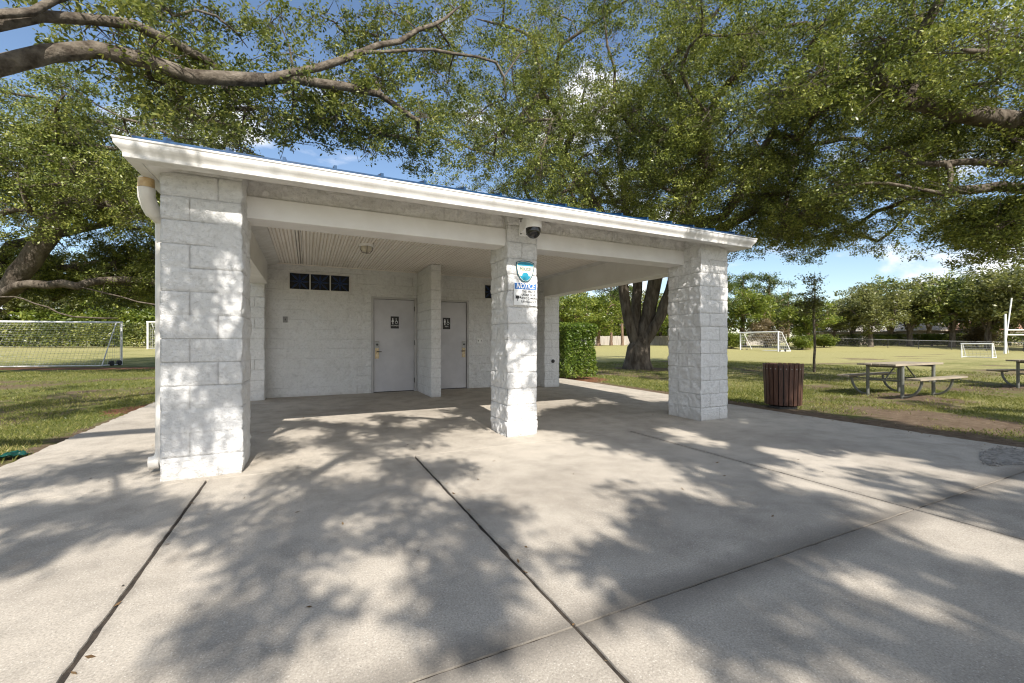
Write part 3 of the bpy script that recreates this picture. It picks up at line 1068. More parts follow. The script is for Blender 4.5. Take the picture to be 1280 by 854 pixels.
# dome camera on a bracket
t = thing('security_camera', 'white wall bracket camera with smoked black dome on middle column', 'camera', (2.40, 4.685, 2.58))
mb = MB()
mb.box(-0.055, 0.055, -0.02, 0.012, -0.11, 0.085, M['camera_white'], bev=0.006)
for sx in (-0.04, 0.04):
    for sz in (-0.09, 0.065):
        mb.tube([(sx, -0.02, sz), (sx, -0.027, sz)], 0.009, M['dark_steel'], 8)
mb.build('wall_plate', t)
mb = MB()
mb.prism([(-0.018, 0.075), (-0.12, 0.085), (-0.30, 0.06), (-0.345, 0.03), (-0.345, -0.02), (-0.20, -0.025), (-0.018, -0.075)], 'x', -0.036, 0.036, M['camera_white'])
mb.build('bracket_arm', t)
mb = MB()
mb.lathe([(0.0, 0.03), (0.075, 0.03), (0.098, 0.015), (0.102, -0.045), (0.098, -0.075), (0.088, -0.08), (0.0, -0.08)], M['camera_white'], (0, -0.265, 0.0), 28)
mb.build('housing', t, smooth='auto')
mb = MB()
pr = [(0.088, -0.079), (0.088, -0.11)]
for k in range(1, 9):
    a = k / 8 * math.pi / 2
    pr.append((0.088 * math.cos(a), -0.11 - 0.088 * math.sin(a)))
mb.lathe(pr, M['dome'], (0, -0.265, 0.0), 28)
mb.build('dome', t, smooth=True)

# ceiling light, switch plates, pipe stub
t = thing('ceiling_light', 'small round unlit porch light fixed to the boarded ceiling', 'light', (0.87, 7.3, zc))
mb = MB()
mb.lathe([(0.0, 0.0), (0.12, 0.0), (0.12, -0.025), (0.105, -0.035), (0, -0.035)], M['plate'], (0, 0, 0), 24)
mb.build('base', t, smooth='auto')
mb = MB()
mb.lathe([(0.085, -0.034), (0.088, -0.06), (0.078, -0.10), (0.045, -0.125), (0.0, -0.13)], M['glass_globe'], (0, 0, 0), 24)
mb.build('globe', t, smooth=True)
mb = MB()
for k in range(4):
    a = k * math.pi / 2
    mb.tube([(0.098 * math.cos(a), 0.098 * math.sin(a), -0.03), (0.098 * math.cos(a), 0.098 * math.sin(a), -0.08), (0.06 * math.cos(a), 0.06 * math.sin(a), -0.135), (0, 0, -0.142)], 0.005, M['dark_steel'], 6)
mb.build('cage', t)


def wall_box(x, y, z, w, h, mat, label, name='switch_plate', cat='switch plate', toggles=1):
    t = thing(name, label, cat, (x, y, z))
    mb = MB()
    mb.box(-w / 2, w / 2, -0.018, 0.02, -h / 2, h / 2, mat, bev=0.004)
    mb.build('cover', t)
    for k in range(toggles):
        ox = (k - (toggles - 1) / 2) * w / toggles
        mb = MB()
        mb.box(ox - 0.010, ox + 0.010, -0.023, -0.017, -0.02, 0.02, M['grey_box'] if mat == M['plate'] else M['dark_steel'], bev=0.002)
        mb.build('toggle', t)


wall_box(-0.40, WY, 1.62, 0.085, 0.12, M['grey_box'], 'small grey wall box on the porch wall left of both doors', 'wall_box', 'wall box')
wall_box(3.80, WY, 1.20, 0.15, 0.11, M['plate'], 'white double switch plate on wall right of the second door', toggles=2)
wall_box(5.17, WY, 0.86, 0.13, 0.11, M['plate'], 'white outlet plate low on wall beside the rear right column', 'outlet_plate', 'outlet plate', 2)
t = thing('hose_outlet', 'small dark hose outlet on the rear right column', 'outlet', (5.53, 9.16, 0.69))
mb = MB()
mb.lathe([(0.0, 0.0), (0.045, 0.0), (0.045, 0.02), (0.028, 0.026), (0.0, 0.026)], M['dark_steel'], (0, 0, 0), 14)
f = mb.build('flange', t)
f.rotation_euler = (R(90), 0, 0)
mb = MB()
mb.tube([(0, -0.02, 0), (0, -0.055, 0)], 0.014, M['dark_steel'], 10)
mb.build('nozzle', t)


# ------------------------------------------------------------------ trees
def leaves_np(rng, centers, L, wr=0.5, flat=0.0):
    n = len(centers)
    nrm = rng.normal(size=(n, 3))
    nrm[:, 2] = np.abs(nrm[:, 2]) + flat
    nrm /= np.linalg.norm(nrm, axis=1, keepdims=True)
    u = rng.normal(size=(n, 3))
    u -= nrm * np.sum(u * nrm, 1, keepdims=True)
    u /= np.linalg.norm(u, axis=1, keepdims=True)
    v = np.cross(nrm, u)
    ln = (L * rng.uniform(0.5, 1.4, n))[:, None]
    V = np.stack([centers - u * ln * 0.5, centers + v * ln * wr * 0.5 - u * ln * 0.05, centers + u * ln * 0.5, centers - v * ln * wr * 0.5 - u * ln * 0.05], 1).reshape(-1, 3)
    F = np.arange(n * 4).reshape(-1, 4)
    return V, F


def grow(rng, base, paths, clumps, step=0.55, sag=0.0):
    """branch graph: given limb polylines, then a branch to every clump"""
    pos = [np.array(base, float)]
    par = [-1]

    def walk(start, pts):
        cur = start
        for p in pts:
            p = np.array(p, float)
            a = pos[cur]
            d = np.linalg.norm(p - a)
            n = max(1, int(round(d / step)))
            s = cur
            for k in range(1, n + 1):
                q = a + (p - a) * k / n
                if k < n:
                    q = q + rng.normal(0, 0.05 * step, 3)
                pos.append(q)
                par.append(cur)
                cur = len(pos) - 1
        return cur
    for pth in paths:
        A = np.array(pos)
        s = int(np.argmin(np.linalg.norm(A - np.array(pth[0]), axis=1)))
        walk(s, pth[1:] if len(pos) > 1 or np.allclose(pth[0], base) else pth)
    order = np.argsort([np.min(np.linalg.norm(np.array(pos) - c, axis=1)) for c in clumps])
    ends = []
    for oi in order:
        c = clumps[oi]
        A = np.array(pos)
        d = np.linalg.norm(A - c, axis=1) + 0.6 * np.maximum(0, A[:, 2] - c[2]) + 3.0 * (A[:, 2] < base[2] + 1.2)
        s = int(np.argmin(d))
        a = A[s]
        m = (a + c) / 2 + rng.normal(0, 0.12, 3) * np.linalg.norm(c - a) + np.array([0, 0, 0.10 * np.linalg.norm(c - a) - sag])
        ends.append(walk(s, [a * 0.25 + m * 0.5 + c * 0.25, c]))
    w = np.zeros(len(pos))
    for e in ends:
        w[e] += 1
    for i in range(len(pos) - 1, 0, -1):
        w[i] = max(w[i], 0.5)
        w[par[i]] += w[i]
    return np.array(pos), par, w, ends


def branch_mesh(pos, par, w, r0, flare=0.5, expo=0.5, rmin=0.012, base_z=None):
    kids = [[] for _ in pos]
    for i, p in enumerate(par):
        if p >= 0:
            kids[p].append(i)
    rad = np.maximum(r0 * (w / w[0]) ** expo, rmin)
    if base_z is not None:
        rad = rad * (1 + flare * np.exp(-(pos[:, 2] - base_z) / 0.35) * (w > 0.4 * w[0]))
    VV, FF, off = [], [], 0
    starts = [(0, None)]
    while starts:
        s, pr = starts.pop()
        chain = [] if pr is None else [pr]
        cur = s
        while True:
            chain.append(cur)
            if not kids[cur]:
                break
            ks = sorted(kids[cur], key=lambda q: -w[q])
            for q in ks[1:]:
                starts.append((q, cur))
            cur = ks[0]
        if len(chain) < 2:
            continue
        P = pos[chain]
        r = rad[chain].copy()
        if pr is not None:
            r[0] = min(r[0], r[1] * 1.25)
        r[-1] *= 0.4
        seg = 14 if r[0] > 0.3 else 9 if r[0] > 0.1 else 6 if r[0] > 0.04 else 4
        V, F = tube_np(P, r, seg)
        VV.append(V)
        FF.append(F + off)
        off += len(V)
    return np.concatenate(VV), np.concatenate(FF)


def spray_points(rng, clumps, rad, sprays, per, spread, flatten=0.6, hang=0.0):
    S = []
    for c, r in zip(clumps, rad):
        d = rng.normal(size=(sprays, 3))
        d /= np.linalg.norm(d, axis=1, keepdims=True)
        d *= (rng.uniform(0.25, 1, (sprays, 1)) ** 0.6) * r
        d[:, 2] *= flatten
        S.append(c + d)
    S = np.concatenate(S)
    P = np.repeat(S, per, 0)
    J = rng.normal(size=P.shape) * spread
    J[:, 2] *= 0.7
    J[:, 2] -= hang * rng.uniform(0, 1, len(P))
    return S, P + J


def twig_mesh(rng, clumps, rad, S, sprays, r=0.0048):
    """a bent twig from each clump's middle out to every spray"""
    C = np.repeat(clumps, sprays, 0) + rng.normal(0, 0.22, S.shape) * np.repeat(rad, sprays)[:, None]
    mid_ = (C + S) / 2 + rng.normal(0, 0.15, S.shape)
    VV, FF = [], []
    a = np.arange(3) * 2 * np.pi / 3
    T = S - C
    T /= np.maximum(np.linalg.norm(T, axis=1, keepdims=True), 1e-6)
    up = np.where(np.abs(T[:, 2:3]) < 0.9, np.array([[0, 0, 1.0]]), np.array([[1.0, 0, 0]]))
    N = np.cross(T, up)
    N /= np.linalg.norm(N, axis=1, keepdims=True)
    B = np.cross(T, N)
    rings = []
    for P, rr in ((C, r * 1.8), (mid_, r), (S, r * 0.4)):
        rings.append(P[:, None] + rr * (np.cos(a)[None, :, None] * N[:, None] + np.sin(a)[None, :, None] * B[:, None]))
    keep = rng.uniform(size=len(C)) < 0.6
    V = np.stack(rings, 1)[keep].reshape(-1, 3)     # n,3 rings,3 pts
    n = int(keep.sum())
    o = (np.arange(n) * 9)[:, None]
    q = []
    for i in range(2):
        for k in range(3):
            k2 = (k + 1) % 3
            q.append(np.stack([o[:, 0] + i * 3 + k, o[:, 0] + i * 3 + k2, o[:, 0] + i * 3 + 3 + k2, o[:, 0] + i * 3 + 3 + k], 1))
    return V, np.concatenate(q)


def ell(rng, center, radii, n, shell=0.5, zmin=None, keep=None):
    out = []
    while len(out) < n:
        d = rng.normal(size=3)
        d /= np.linalg.norm(d)
        p = np.array(center) + d * (rng.uniform(0, 1) ** shell) * np.array(radii)
        if zmin is not None and p[2] < zmin:
            continue
        if keep is not None and not keep(p):
            continue
        out.append(p)
    return np.array(out)


def tree(name, label, cat, base, paths, clumps, crad, leaf, bark, seed, r0, sprays=20, per=36, L=0.13, spread=0.13, flatten=0.6, group=None, flare=0.45, expo=0.5, twigs=True, hang=0.0, flat=0.3, wr=0.44):
    rng = np.random.default_rng(seed)
    base = np.array(base, float)
    t = thing(name, label, cat, tuple(base), 0, group)
    pos, par, w, ends = grow(rng, base, paths, clumps)
    V, F = branch_mesh(pos, par, w, r0, flare, expo, base_z=base[2])
    rr = crad * rng.uniform(0.75, 1.3, len(clumps))
    S, P = spray_points(rng, clumps, rr, sprays, per, spread, flatten, hang)
    if twigs:
        V2, F2 = twig_mesh(rng, clumps, rr, S, sprays)
        F = np.concatenate([F, F2 + len(V)])
        V = np.concatenate([V, V2])
    obj('trunk', np_mesh('trunk', V - base, F, [bark], smooth=True), t)
    LV, LF = leaves_np(rng, P, L, wr, flat)
    obj('crown', np_mesh('crown', LV - base, LF, [leaf]), t)
    return t


# the big many-stemmed oak behind the porch's open side
bx, by = cw(5.65, 19.2)
bz = g1(bx, by) - 0.05
rng = np.random.default_rng(11)


def ob(lat, t, z):
    return (bx + lat * CS + t * SN, by - lat * SN + t * CS, z)


fork = ob(0.05, 0.0, 0.85)
oakp = [
    [(bx, by, bz), ob(0.0, 0, 0.4), fork],
    [fork, ob(-0.22, 0.0, 1.45), ob(-0.43, 0.0, 2.2), ob(-0.70, -0.1, 3.9), ob(-1.6, -1.0, 6.2), ob(-3.6, -2.2, 8.6)],
    [fork, ob(0.0, 0.22, 1.5), ob(0.02, 0.3, 2.3), ob(0.12, 0.4, 4.2), ob(-0.3, 0.8, 7.2), ob(-0.6, 1.0, 10.5)],
    [fork, ob(0.30, 0.12, 1.5), ob(0.52, 0.15, 2.3), ob(0.82, 0.0, 4.1), ob(1.6, -1.8, 6.6), ob(2.2, -3.6, 8.6)],
    [fork, ob(0.5, -0.15, 1.45), ob(0.95, -0.25, 2.3), ob(1.48, -0.4, 4.0), ob(3.2, -0.8, 6.0), ob(6.0, -1.5, 7.6)],
]
keepA = lambda p: p[2] > 4.6 + 0.05 * np.hypot(p[0] - bx, p[1] - by) and not (p[0] < 6.3 and p[1] < 14.5 and p[2] < 5.2) and not (p[0] < 9.3 and p[1] < 11.0)
cl = np.concatenate([
    ell(rng, (bx - 0.5, by - 1.0, 9.0), (10.0, 9.5, 6.2), 185, 0.42, 4.2, keepA),
    ell(rng, (bx - 3.5, by - 5.0, 7.5), (6.0, 5.0, 3.5), 45, 0.5, 4.4, keepA),
    ell(rng, (bx + 3.5, by - 5.0, 6.8), (6.0, 4.5, 3.0), 45, 0.5, 4.2, keepA)])
tree('oak_tree', 'huge oak with several trunks splitting near the ground beyond the porch', 'tree', (bx, by, bz), oakp, cl, 1.25, M['oak_leaf'], M['bark'], 12, 0.50, 34, 60, 0.086, 0.115, flare=0.42)

# oak at the right, trunk outside the picture, its crown hanging over the lawn
bx2, by2 = cw(16.6, 9.0)
bz2 = g1(bx2, by2) - 0.05
rng = np.random.default_rng(21)
px_, py_ = cw(13.5, 9.4)
p2 = [[(bx2, by2, bz2), (bx2, by2, 1.4), (bx2 - 0.2, by2 + 0.2, 3.0)],
      [(bx2 - 0.2, by2 + 0.2, 3.0), (bx2 - 1.2, by2 + 1.2, 4.6), (bx2 - 3.4, by2 + 3.0, 6.4), (bx2 - 5.5, by2 + 4.5, 7.2)],
      [(bx2 - 0.2, by2 + 0.2, 3.0), (bx2 + 0.5, by2 - 0.5, 5.5), (bx2 + 1.0, by2 - 1.0, 8.5)],
      [(bx2 - 0.2, by2 + 0.2, 3.0), (bx2 + 1.0, by2 + 2.0, 5.0), (bx2 + 2.5, by2 + 5.0, 6.5)]]


def keepB(p):
    lat = p[0] * CS - p[1] * SN
    t = p[0] * SN + p[1] * CS
    return t > 4.5 and p[1] > 1.3 and p[2] > 3.4 + 0.25 * max(0, 13 - lat) and lat / t > 0.55


cl = np.concatenate([ell(rng, (16.2, 5.6, 7.4), (7.5, 5.0, 4.2), 95, 0.45, 3.9, keepB),
                     ell(rng, (*cw(12.9, 11.0), 4.3), (1.4, 1.6, 0.9), 14, 0.6, 3.1)])
tree('oak_tree', 'spreading oak with low hanging branches over the picnic tables on the right', 'tree', (bx2, by2, bz2), p2, cl, 1.15, M['oak_leaf'], M['bark'], 22, 0.42, 32, 58, 0.078, 0.105)

# oak at the left, trunk just outside the picture
lx_, ly_ = cw(-20.6, 15.2)
lz_ = g1(lx_, ly_) - 0.05


def cw3(lat, t, z):
    a = cw(lat, t)
    return (a[0], a[1], z)


rng = np.random.default_rng(31)
f3 = cw3(-19.6, 15.2, 2.1)
p3 = [[(lx_, ly_, lz_), (lx_, ly_, 1.0), f3],
      [f3, cw3(-17.6, 15.0, 3.1), cw3(-16.2, 14.9, 4.9), cw3(-15.2, 14.6, 7.0)],
      [f3, cw3(-17.0, 14.6, 3.1), cw3(-15.2, 14.4, 3.15), cw3(-13.2, 14.4, 2.7), cw3(-11.6, 14.6, 2.3)],
      [f3, cw3(-17.6, 14.2, 2.75), cw3(-15.6, 13.6, 2.55), cw3(-13.6, 13.2, 1.95), cw3(-12.0, 13.0, 1.9)],
      [f3, cw3(-19.6, 14.0, 4.5), cw3(-18.5, 12.5, 7.0)],
      [f3, cw3(-20.0, 17.0, 5.0), cw3(-18.0, 20.0, 7.0)]]


def keepC(p):
    lat = p[0] * CS - p[1] * SN
    t = p[0] * SN + p[1] * CS
    py = 428 - (p[2] - CAM_H) / t * 533
    if py > 275 and t < 15.6:
        return False
    return p[2] > 2.7 and lat < -7.6 - 0.25 * max(0, 7 - p[2]) and not (p[2] < 4.2 and t < 12.6)


cl = np.concatenate([ell(rng, cw3(-15.8, 16.0, 6.2), (6.8, 5.8, 4.6), 190, 0.45, 2.9, keepC),
                     ell(rng, cw3(-16.0, 18.6, 3.9), (5.6, 1.8, 1.6), 42, 0.6, 2.4)])
tree('oak_tree', 'broad oak on the left with long level limbs over the soccer goal', 'tree', (lx_, ly_, lz_), p3, cl, 1.1, M['oak_leaf'], M['bark'], 32, 0.52, 32, 54, 0.085, 0.105)

# oak whose long limbs arch over the roof, trunk left of the viewpoint
ox, oy = -8.6, 3.4
oz = g1(ox, oy) - 0.05
rng = np.random.default_rng(41)
c0 = (ox + 0.1, oy + 0.1, 2.6)


def limb(*pts):
    """pts of (x px, y px, distance) in the photograph, turned into places"""
    out = []
    for (u, v, t) in pts:
        a = (u - 640) / 533.0
        q = cw(a * t, t)
        out.append((q[0], q[1], CAM_H + (428 - v) / 533.0 * t))
    return out


L1 = limb((-60, 98, 4.9), (0, 82, 5.2), (60, 67, 5.5), (120, 62, 5.9), (180, 75, 6.2), (240, 96, 6.5), (330, 100, 6.9), (400, 84, 7.4), (450, 66, 7.9), (540, 62, 8.6), (620, 78, 9.4))
L2 = limb((-60, 40, 4.7), (0, 28, 5.0), (50, 20, 5.4), (110, 24, 5.8), (165, 30, 6.2), (220, 55, 6.8), (262, 78, 7.2))
L3 = limb((300, 100, 6.8), (365, 98, 7.2), (430, 108, 7.8), (475, 118, 8.4), (520, 150, 8.8))
L4 = limb((450, 66, 7.9), (500, 52, 8.6), (545, 30, 9.4), (580, 5, 10.2))
L5 = limb((-40, 20, 4.6), (40, 15, 5.2), (95, -8, 5.8), (160, -60, 6.8))
p4 = [[(ox, oy, oz), (ox, oy, 1.2), c0], [c0] + L1, [c0] + L2, [L1[6]] + L3, [L1[8]] + L4, [L2[1]] + L5,
      [c0, (ox + 2.5, oy - 2.0, 5.0), (ox + 5.5, oy - 3.8, 6.2), (ox + 8.2, oy - 4.8, 7.0)],
      [c0, (ox + 2.5, oy + 0.2, 5.5), (ox + 5.0, oy - 0.5, 7.6), (ox + 8.0, oy - 0.6, 9.0)],
      [c0, (ox - 1.0, oy - 1.0, 5.5), (ox - 2.0, oy - 2.0, 8.5)]]


def keepD(p):
    return p[2] > 5.0 + 0.0 * p[0] and p[0] > -6.5


def spot(px, py):
    """the place on the paving seen at a photograph pixel"""
    t = CAM_H * 533.0 / (py - 428.0)
    return cw((px - 640) / 533.0 * t, t)


def boughs_over(points, z0, z1, n, jit):
    """leaf clumps hung where the sun, 40 degrees up, drops their shade on the given places"""
    out = []
    for k in range(n):
        gx0, gy0 = points[k % len(points)]
        z = rng.uniform(z0, z1)
        s_ = z / math.tan(R(40))
        out.append((gx0 + rng.normal(0, jit) - 0.078 * s_, gy0 + rng.normal(0, jit) - s_, z))
    return np.array(out)


pts_c = [spot(*p) for p in ((120, 590), (60, 602), (165, 622), (40, 642), (105, 640), (185, 640), (30, 690), (150, 575), (330, 562), (400, 552), (450, 562), (520, 552), (560, 582),
                            (300, 645), (370, 652), (420, 622), (480, 612), (380, 680), (500, 640), (292, 790),
                            (560, 765), (600, 702), (500, 585), (380, 600), (600, 640), (470, 540), (540, 535), (380, 530))]
pts_c += [(-0.95, 5.1), (-0.6, 5.6), (-0.95, 6.0), (-0.7, 6.4), (-1.0, 6.9), (-0.6, 7.0), (2.2, 5.6), (2.5, 6.4), (2.3, 6.9), (0.4, 6.2), (1.2, 6.6), (1.8, 6.0), (0.9, 5.4), (3.2, 6.2), (3.6, 5.4), (4.3, 6.3), (5.5, 6.2), (5.3, 5.5), (5.6, 6.8), (4.8, 5.2), (5.9, 7.5), (5.0, 7.2)]
shade_c = boughs_over(pts_c, 5.2, 6.4, len(pts_c), 0.06)


def near_limb(pts, n, spread, up=0.2):
    P = np.array(pts)
    out = []
    for _ in range(n):
        k = rng.integers(0, len(P) - 1)
        f = rng.uniform()
        out.append(P[k] * (1 - f) + P[k + 1] * f + np.array([0.433, 0.901, 0]) * (0.45 + abs(rng.normal(0.1, spread))) + np.array([0.901, -0.433, 0]) * rng.normal(0, spread) + np.array([0, 0, up + rng.normal(0, spread * 0.8)]))
    return np.array(out)


cl = np.concatenate([
    near_limb(L1[4:], 16, 0.55, 0.15), near_limb(L2[2:], 9, 0.5, 0.3), near_limb(L3[1:], 9, 0.45, -0.05), near_limb(L4, 8, 0.55, 0.2), near_limb(L5[1:], 5, 0.5, 0.3),
    np.array(limb((300, 165, 9.0), (255, 150, 8.6), (330, 140, 8.2), (215, 170, 9.4), (160, 165, 9.6), (120, 150, 9.3), (280, 185, 9.8), (380, 160, 8.6), (470, 165, 9.0), (505, 190, 9.6), (530, 140, 9.5), (560, 105, 9.5), (590, 150, 10.5), (420, 150, 8.2), (90, 110, 8.8), (350, 30, 8.0), (270, 20, 8.0), (400, 20, 8.4), (480, 10, 8.8), (200, 10, 7.6), (310, 60, 8.6), (240, 40, 8.2), (430, 40, 8.8))),
    shade_c,
    ell(rng, (-5.8, 1.2, 7.6), (2.8, 4.4, 1.5), 22, 0.6, 5.6, None)])
cr_c = np.full(len(cl), 0.72)
k0 = len(cl) - 22 - len(shade_c)
cr_c[k0:k0 + len(shade_c)] = 0.30
tree('oak_tree', 'oak with a thick pale limb arching in from the left over the roof', 'tree', (ox, oy, oz), p4, cl, cr_c, M['oak_leaf_cool'], M['pale_bark'], 42, 0.20, 20, 46, 0.072, 0.082, expo=0.5, hang=0.05)

# oak behind the viewpoint that shades the right half of the paving
rng = np.random.default_rng(51)
qx, qy = 9.4, -8.6
qz = g1(qx, qy) - 0.05
keepE = lambda p: p[2] > 4.6
lit = [(spot(*p), r) for p, r in (((700, 592), .30), ((760, 645), .25), ((785, 590), .30), ((690, 655), .22), ((735, 560), .3), ((830, 600), .3), ((1000, 572), .34), ((1045, 622), .20), ((975, 595), .25),
       ((1030, 705), .16), ((1070, 728), .18), ((1120, 752), .18), ((1150, 775), .14), ((1180, 690), .16), ((1235, 680), .2), ((1278, 700), .18), ((1075, 565), .25), ((940, 560), .3), ((850, 545), .35), ((900, 630), .1), ((960, 800), .1), ((1270, 610), .25), ((1160, 590), .2))]
pe = []
while len(pe) < 300:
    x, y = rng.uniform(1.2, 7.6), rng.uniform(-0.2, 6.0)
    if x < 1.55 + 0.25 * abs(y - 1.0) + 0.25 * math.sin(3 * y):
        continue
    if y > 3.2 and x < 3.4 and rng.uniform() < 0.55:
        continue
    if any(math.hypot(x - q[0], (y - q[1]) * 0.8) < r + 0.20 for q, r in lit):
        continue
    pe.append((x, y))
cl = np.concatenate([boughs_over(pe, 5.8, 8.2, 300, 0.03),
                     ell(rng, (10.5, -7.6, 7.6), (3.2, 2.2, 1.8), 34, 0.6, 4.6)])
tree('oak_tree', 'tall oak standing out of frame, its shade covering the paving on the right', 'tree', (qx, qy, qz), [[(qx, qy, qz), (qx, qy, 1.5), (qx - 0.2, qy + 0.2, 3.2)], [(qx - 0.2, qy + 0.2, 3.2), (qx - 2, qy + 1.5, 5.5), (qx - 4, qy + 3.0, 7.2)], [(qx - 0.2, qy + 0.2, 3.2), (qx + 1.5, qy + 2.5, 5.5), (qx + 2.4, qy + 5.0, 7.4)]],
     cl, 0.44, M['oak_leaf'], M['bark'], 52, 0.42, 13, 34, 0.125, 0.085)

# far trees: a few kinds, each built once and then copied
TREELINE = 'trees along the far side of the field'


def far_tree(kind, seed, H, name, leaf, bark):
    rng = np.random.default_rng(seed)
    if kind == 'round':
        cl = np.concatenate([ell(rng, (0, 0, H * 0.62), (H * 0.46, H * 0.46, H * 0.36), 46, 0.45, H * 0.25)])
        paths = [[(0, 0, 0), (0.1, 0, H * 0.18)], [(0.1, 0, H * 0.18), (-0.8, 0.2, H * 0.42)], [(0.1, 0, H * 0.18), (0.9, -0.2, H * 0.45)], [(0.1, 0, H * 0.18), (0.1, 0.5, H * 0.6)]]
        return tree(name, 'x', 'tree', (0, 0, 0), paths, cl, H * 0.15, leaf, bark, seed, 0.28, 16, 15, 0.34, 0.26, twigs=False, group=TREELINE)
    if kind == 'pine':
        cl = ell(rng, (0, 0, H * 0.74), (H * 0.22, H * 0.22, H * 0.26), 26, 0.6, H * 0.45)
        return tree(name, 'x', 'tree', (0, 0, 0), [[(0, 0, 0), (0.1, 0, H * 0.5), (0, 0.1, H * 0.95)]], cl, H * 0.085, leaf, bark, seed, 0.2, 11, 16, 0.30, 0.22, flatten=0.5, twigs=False, group=TREELINE, wr=0.3)
    if kind == 'low':
        cl = ell(rng, (0, 0, H * 0.5), (H * 0.62, H * 0.62, H * 0.42), 34, 0.5, H * 0.12)
        return tree(name, 'x', 'tree', (0, 0, 0), [[(0, 0, 0), (0, 0, H * 0.2)]], cl, H * 0.2, leaf, bark, seed, 0.14, 16, 15, 0.26, 0.22, twigs=False, group=TREELINE)


protos = {
    'oak1': far_tree('round', 101, 9.0, 'oak_tree', M['olive_leaf'], M['bark']),
    'oak2': far_tree('round', 102, 9.0, 'oak_tree', M['olive_leaf'], M['bark']),
    'oak3': far_tree('round', 103, 9.0, 'oak_tree', M['oak_leaf'], M['bark']),
    'bright': far_tree('round', 104, 8.0, 'leafy_tree', M['oak_leaf_bright'], M['pine_bark']),
    'pine': far_tree('pine', 105, 11.0, 'pine_tree', M['pine_leaf'], M['pine_bark']),
    'bush': far_tree('low', 106, 3.0, 'bush', M['oak_leaf_bright'], M['bark']),
    'bare': far_tree('low', 107, 4.0, 'bush', M['twig_leaf'], M['bark']),
}
PH = {'oak1': 9.6, 'oak2': 9.6, 'oak3': 9.6, 'bright': 8.5, 'pine': 11.0, 'bush': 3.0, 'bare': 4.0}
used = set()


def far(kind, px, t, top, label, rz):
    """px: where across the view, t: distance, top: height of the crown"""
    lat = (px - 640) / 533.0 * t
    q = cw(lat, t)
    z = g1(*q) - 0.05
    s = top / PH[kind]
    if kind not in used:
        used.add(kind)
        o = protos[kind]
        o.location = (q[0], q[1], z)
        o.rotation_euler = (0, 0, rz)
        o.scale = (s, s, s)
        o['label'] = label
    else:
        o = copy_thing(protos[kind], (q[0], q[1], z), rz, label, s)
    if kind in ('bush', 'bare'):
        o['category'] = 'bush'
    return o


far('oak1', 1088, 62, 9.6, 'dark round oak straight behind the picnic table top', 0.3)
far('oak2', 1138, 64, 11.0, 'olive oak in the far row above the small goal\'s left side', 1.9)
far('oak3', 1190, 61, 11.4, 'tall olive oak in the far row behind the small white goal', 4.0)
far('oak1', 1236, 58, 11.8, 'far oak rising left of the tall white goal post', 2.6)
far('oak2', 1285, 54, 12.0, 'far oak standing behind the tall white goal post and its crossbars', 5.2)
far('oak3', 1345, 52, 11.0, 'far oak at the right edge past the tall goal', 0.9)
far('oak3', 1112, 76, 13.0, 'oak in the second row peeping over the dark round oak', 5.6)
far('oak1', 1215, 76, 13.0, 'tallest oak in the second row over the small white goal', 4.8)
far('oak2', 1042, 66, 7.4, 'low olive oak behind the thin young tree', 3.3)
far('bright', 1010, 58, 7.2, 'fresh green tree left of the thin young tree', 0.4)
far('bright', 930, 64, 9.4, 'tall fresh green tree above the white net goal', 2.2)
far('pine', 962, 66, 12.0, 'dark pine standing alone against the clouds', 1.0)
far('pine', 905, 60, 11.0, 'pine just right of the right front column', 2.4)
far('pine', 928, 72, 13.0, 'tall pine behind the fresh green tree by the net goal', 4.1)
far('pine', 985, 74, 10.0, 'short pine between the lone pine and thin young tree', 5.1)
far('bright', 706, 60, 8.2, 'yellow green tree right above the clipped hedge', 1.2)
far('bright', 748, 66, 8.6, 'yellow green tree left of the huge oak trunk', 3.9)
far('bright', 868, 66, 8.0, 'yellow green tree hidden mostly by the right front column', 5.0)
far('pine', 764, 72, 13.0, 'thin pine with a pale bare trunk left of the huge oak', 0.2)
far('pine', 778, 70, 12.0, 'pine with pale trunk touching the huge oak\'s left side', 3.2)
far('oak3', 826, 82, 10.0, 'far oak seen between the huge oak trunk and right front column', 1.6)
far('oak3', 720, 86, 12.0, 'far dark oak behind the yellow green trees', 2.0)
far('oak2', 795, 90, 13.0, 'far oak straight behind the huge oak trunk', 0.6)
far('bright', 848, 74, 9.0, 'yellow green tree between the huge oak trunk and right front column', 2.8)
far('oak1', 770, 94, 13.0, 'tall far oak behind the pale trunked pines', 3.7)
far('bright', 735, 78, 9.5, 'second yellow green tree behind the clipped hedge', 5.3)
far('oak3', 960, 84, 11.0, 'dark oak behind the lone pine', 1.1)
far('oak1', 1000, 80, 9.5, 'olive oak in the second row left of the thin young tree', 4.2)
for k_, (px_2, t_2, top_2, where) in enumerate(((-20, 49, 5.0, 'cut by the left edge'), (25, 50, 4.4, 'near the left edge'), (75, 49, 5.2, 'behind the middle of the left goal'), (118, 50, 4.6, 'left of the goal\'s right post'),
                                               (150, 49, 5.0, 'straight behind the goal\'s right post'), (185, 52, 5.4, 'beside the left front column'))):
    far('bush', px_2, t_2, top_2, 'tall bright shrub over the long hedge, ' + where, k_ * 1.3)
for k_, (px_2, t_2, top_2, where) in enumerate(((715, 90, 4.6, 'above the clipped hedge'), (745, 91, 4.2, 'left of the pale trunked pines'), (772, 90, 5.0, 'touching the left side of the huge trunk'),
                                               (808, 92, 4.8, 'hidden by the huge trunk'), (838, 90, 4.6, 'right of the huge trunk'), (875, 90, 5.2, 'behind the right front column'))):
    far('bush', px_2, t_2, top_2, 'green shrub over the board fence, ' + where, 0.5 + k_ * 1.7)
far('oak2', 1066, 74, 11.0, 'olive oak in the second row between the young tree and the dark round oak', 2.2)
far('oak3', 1162, 73, 12.4, 'green oak in the second row left of the small white goal', 0.9)
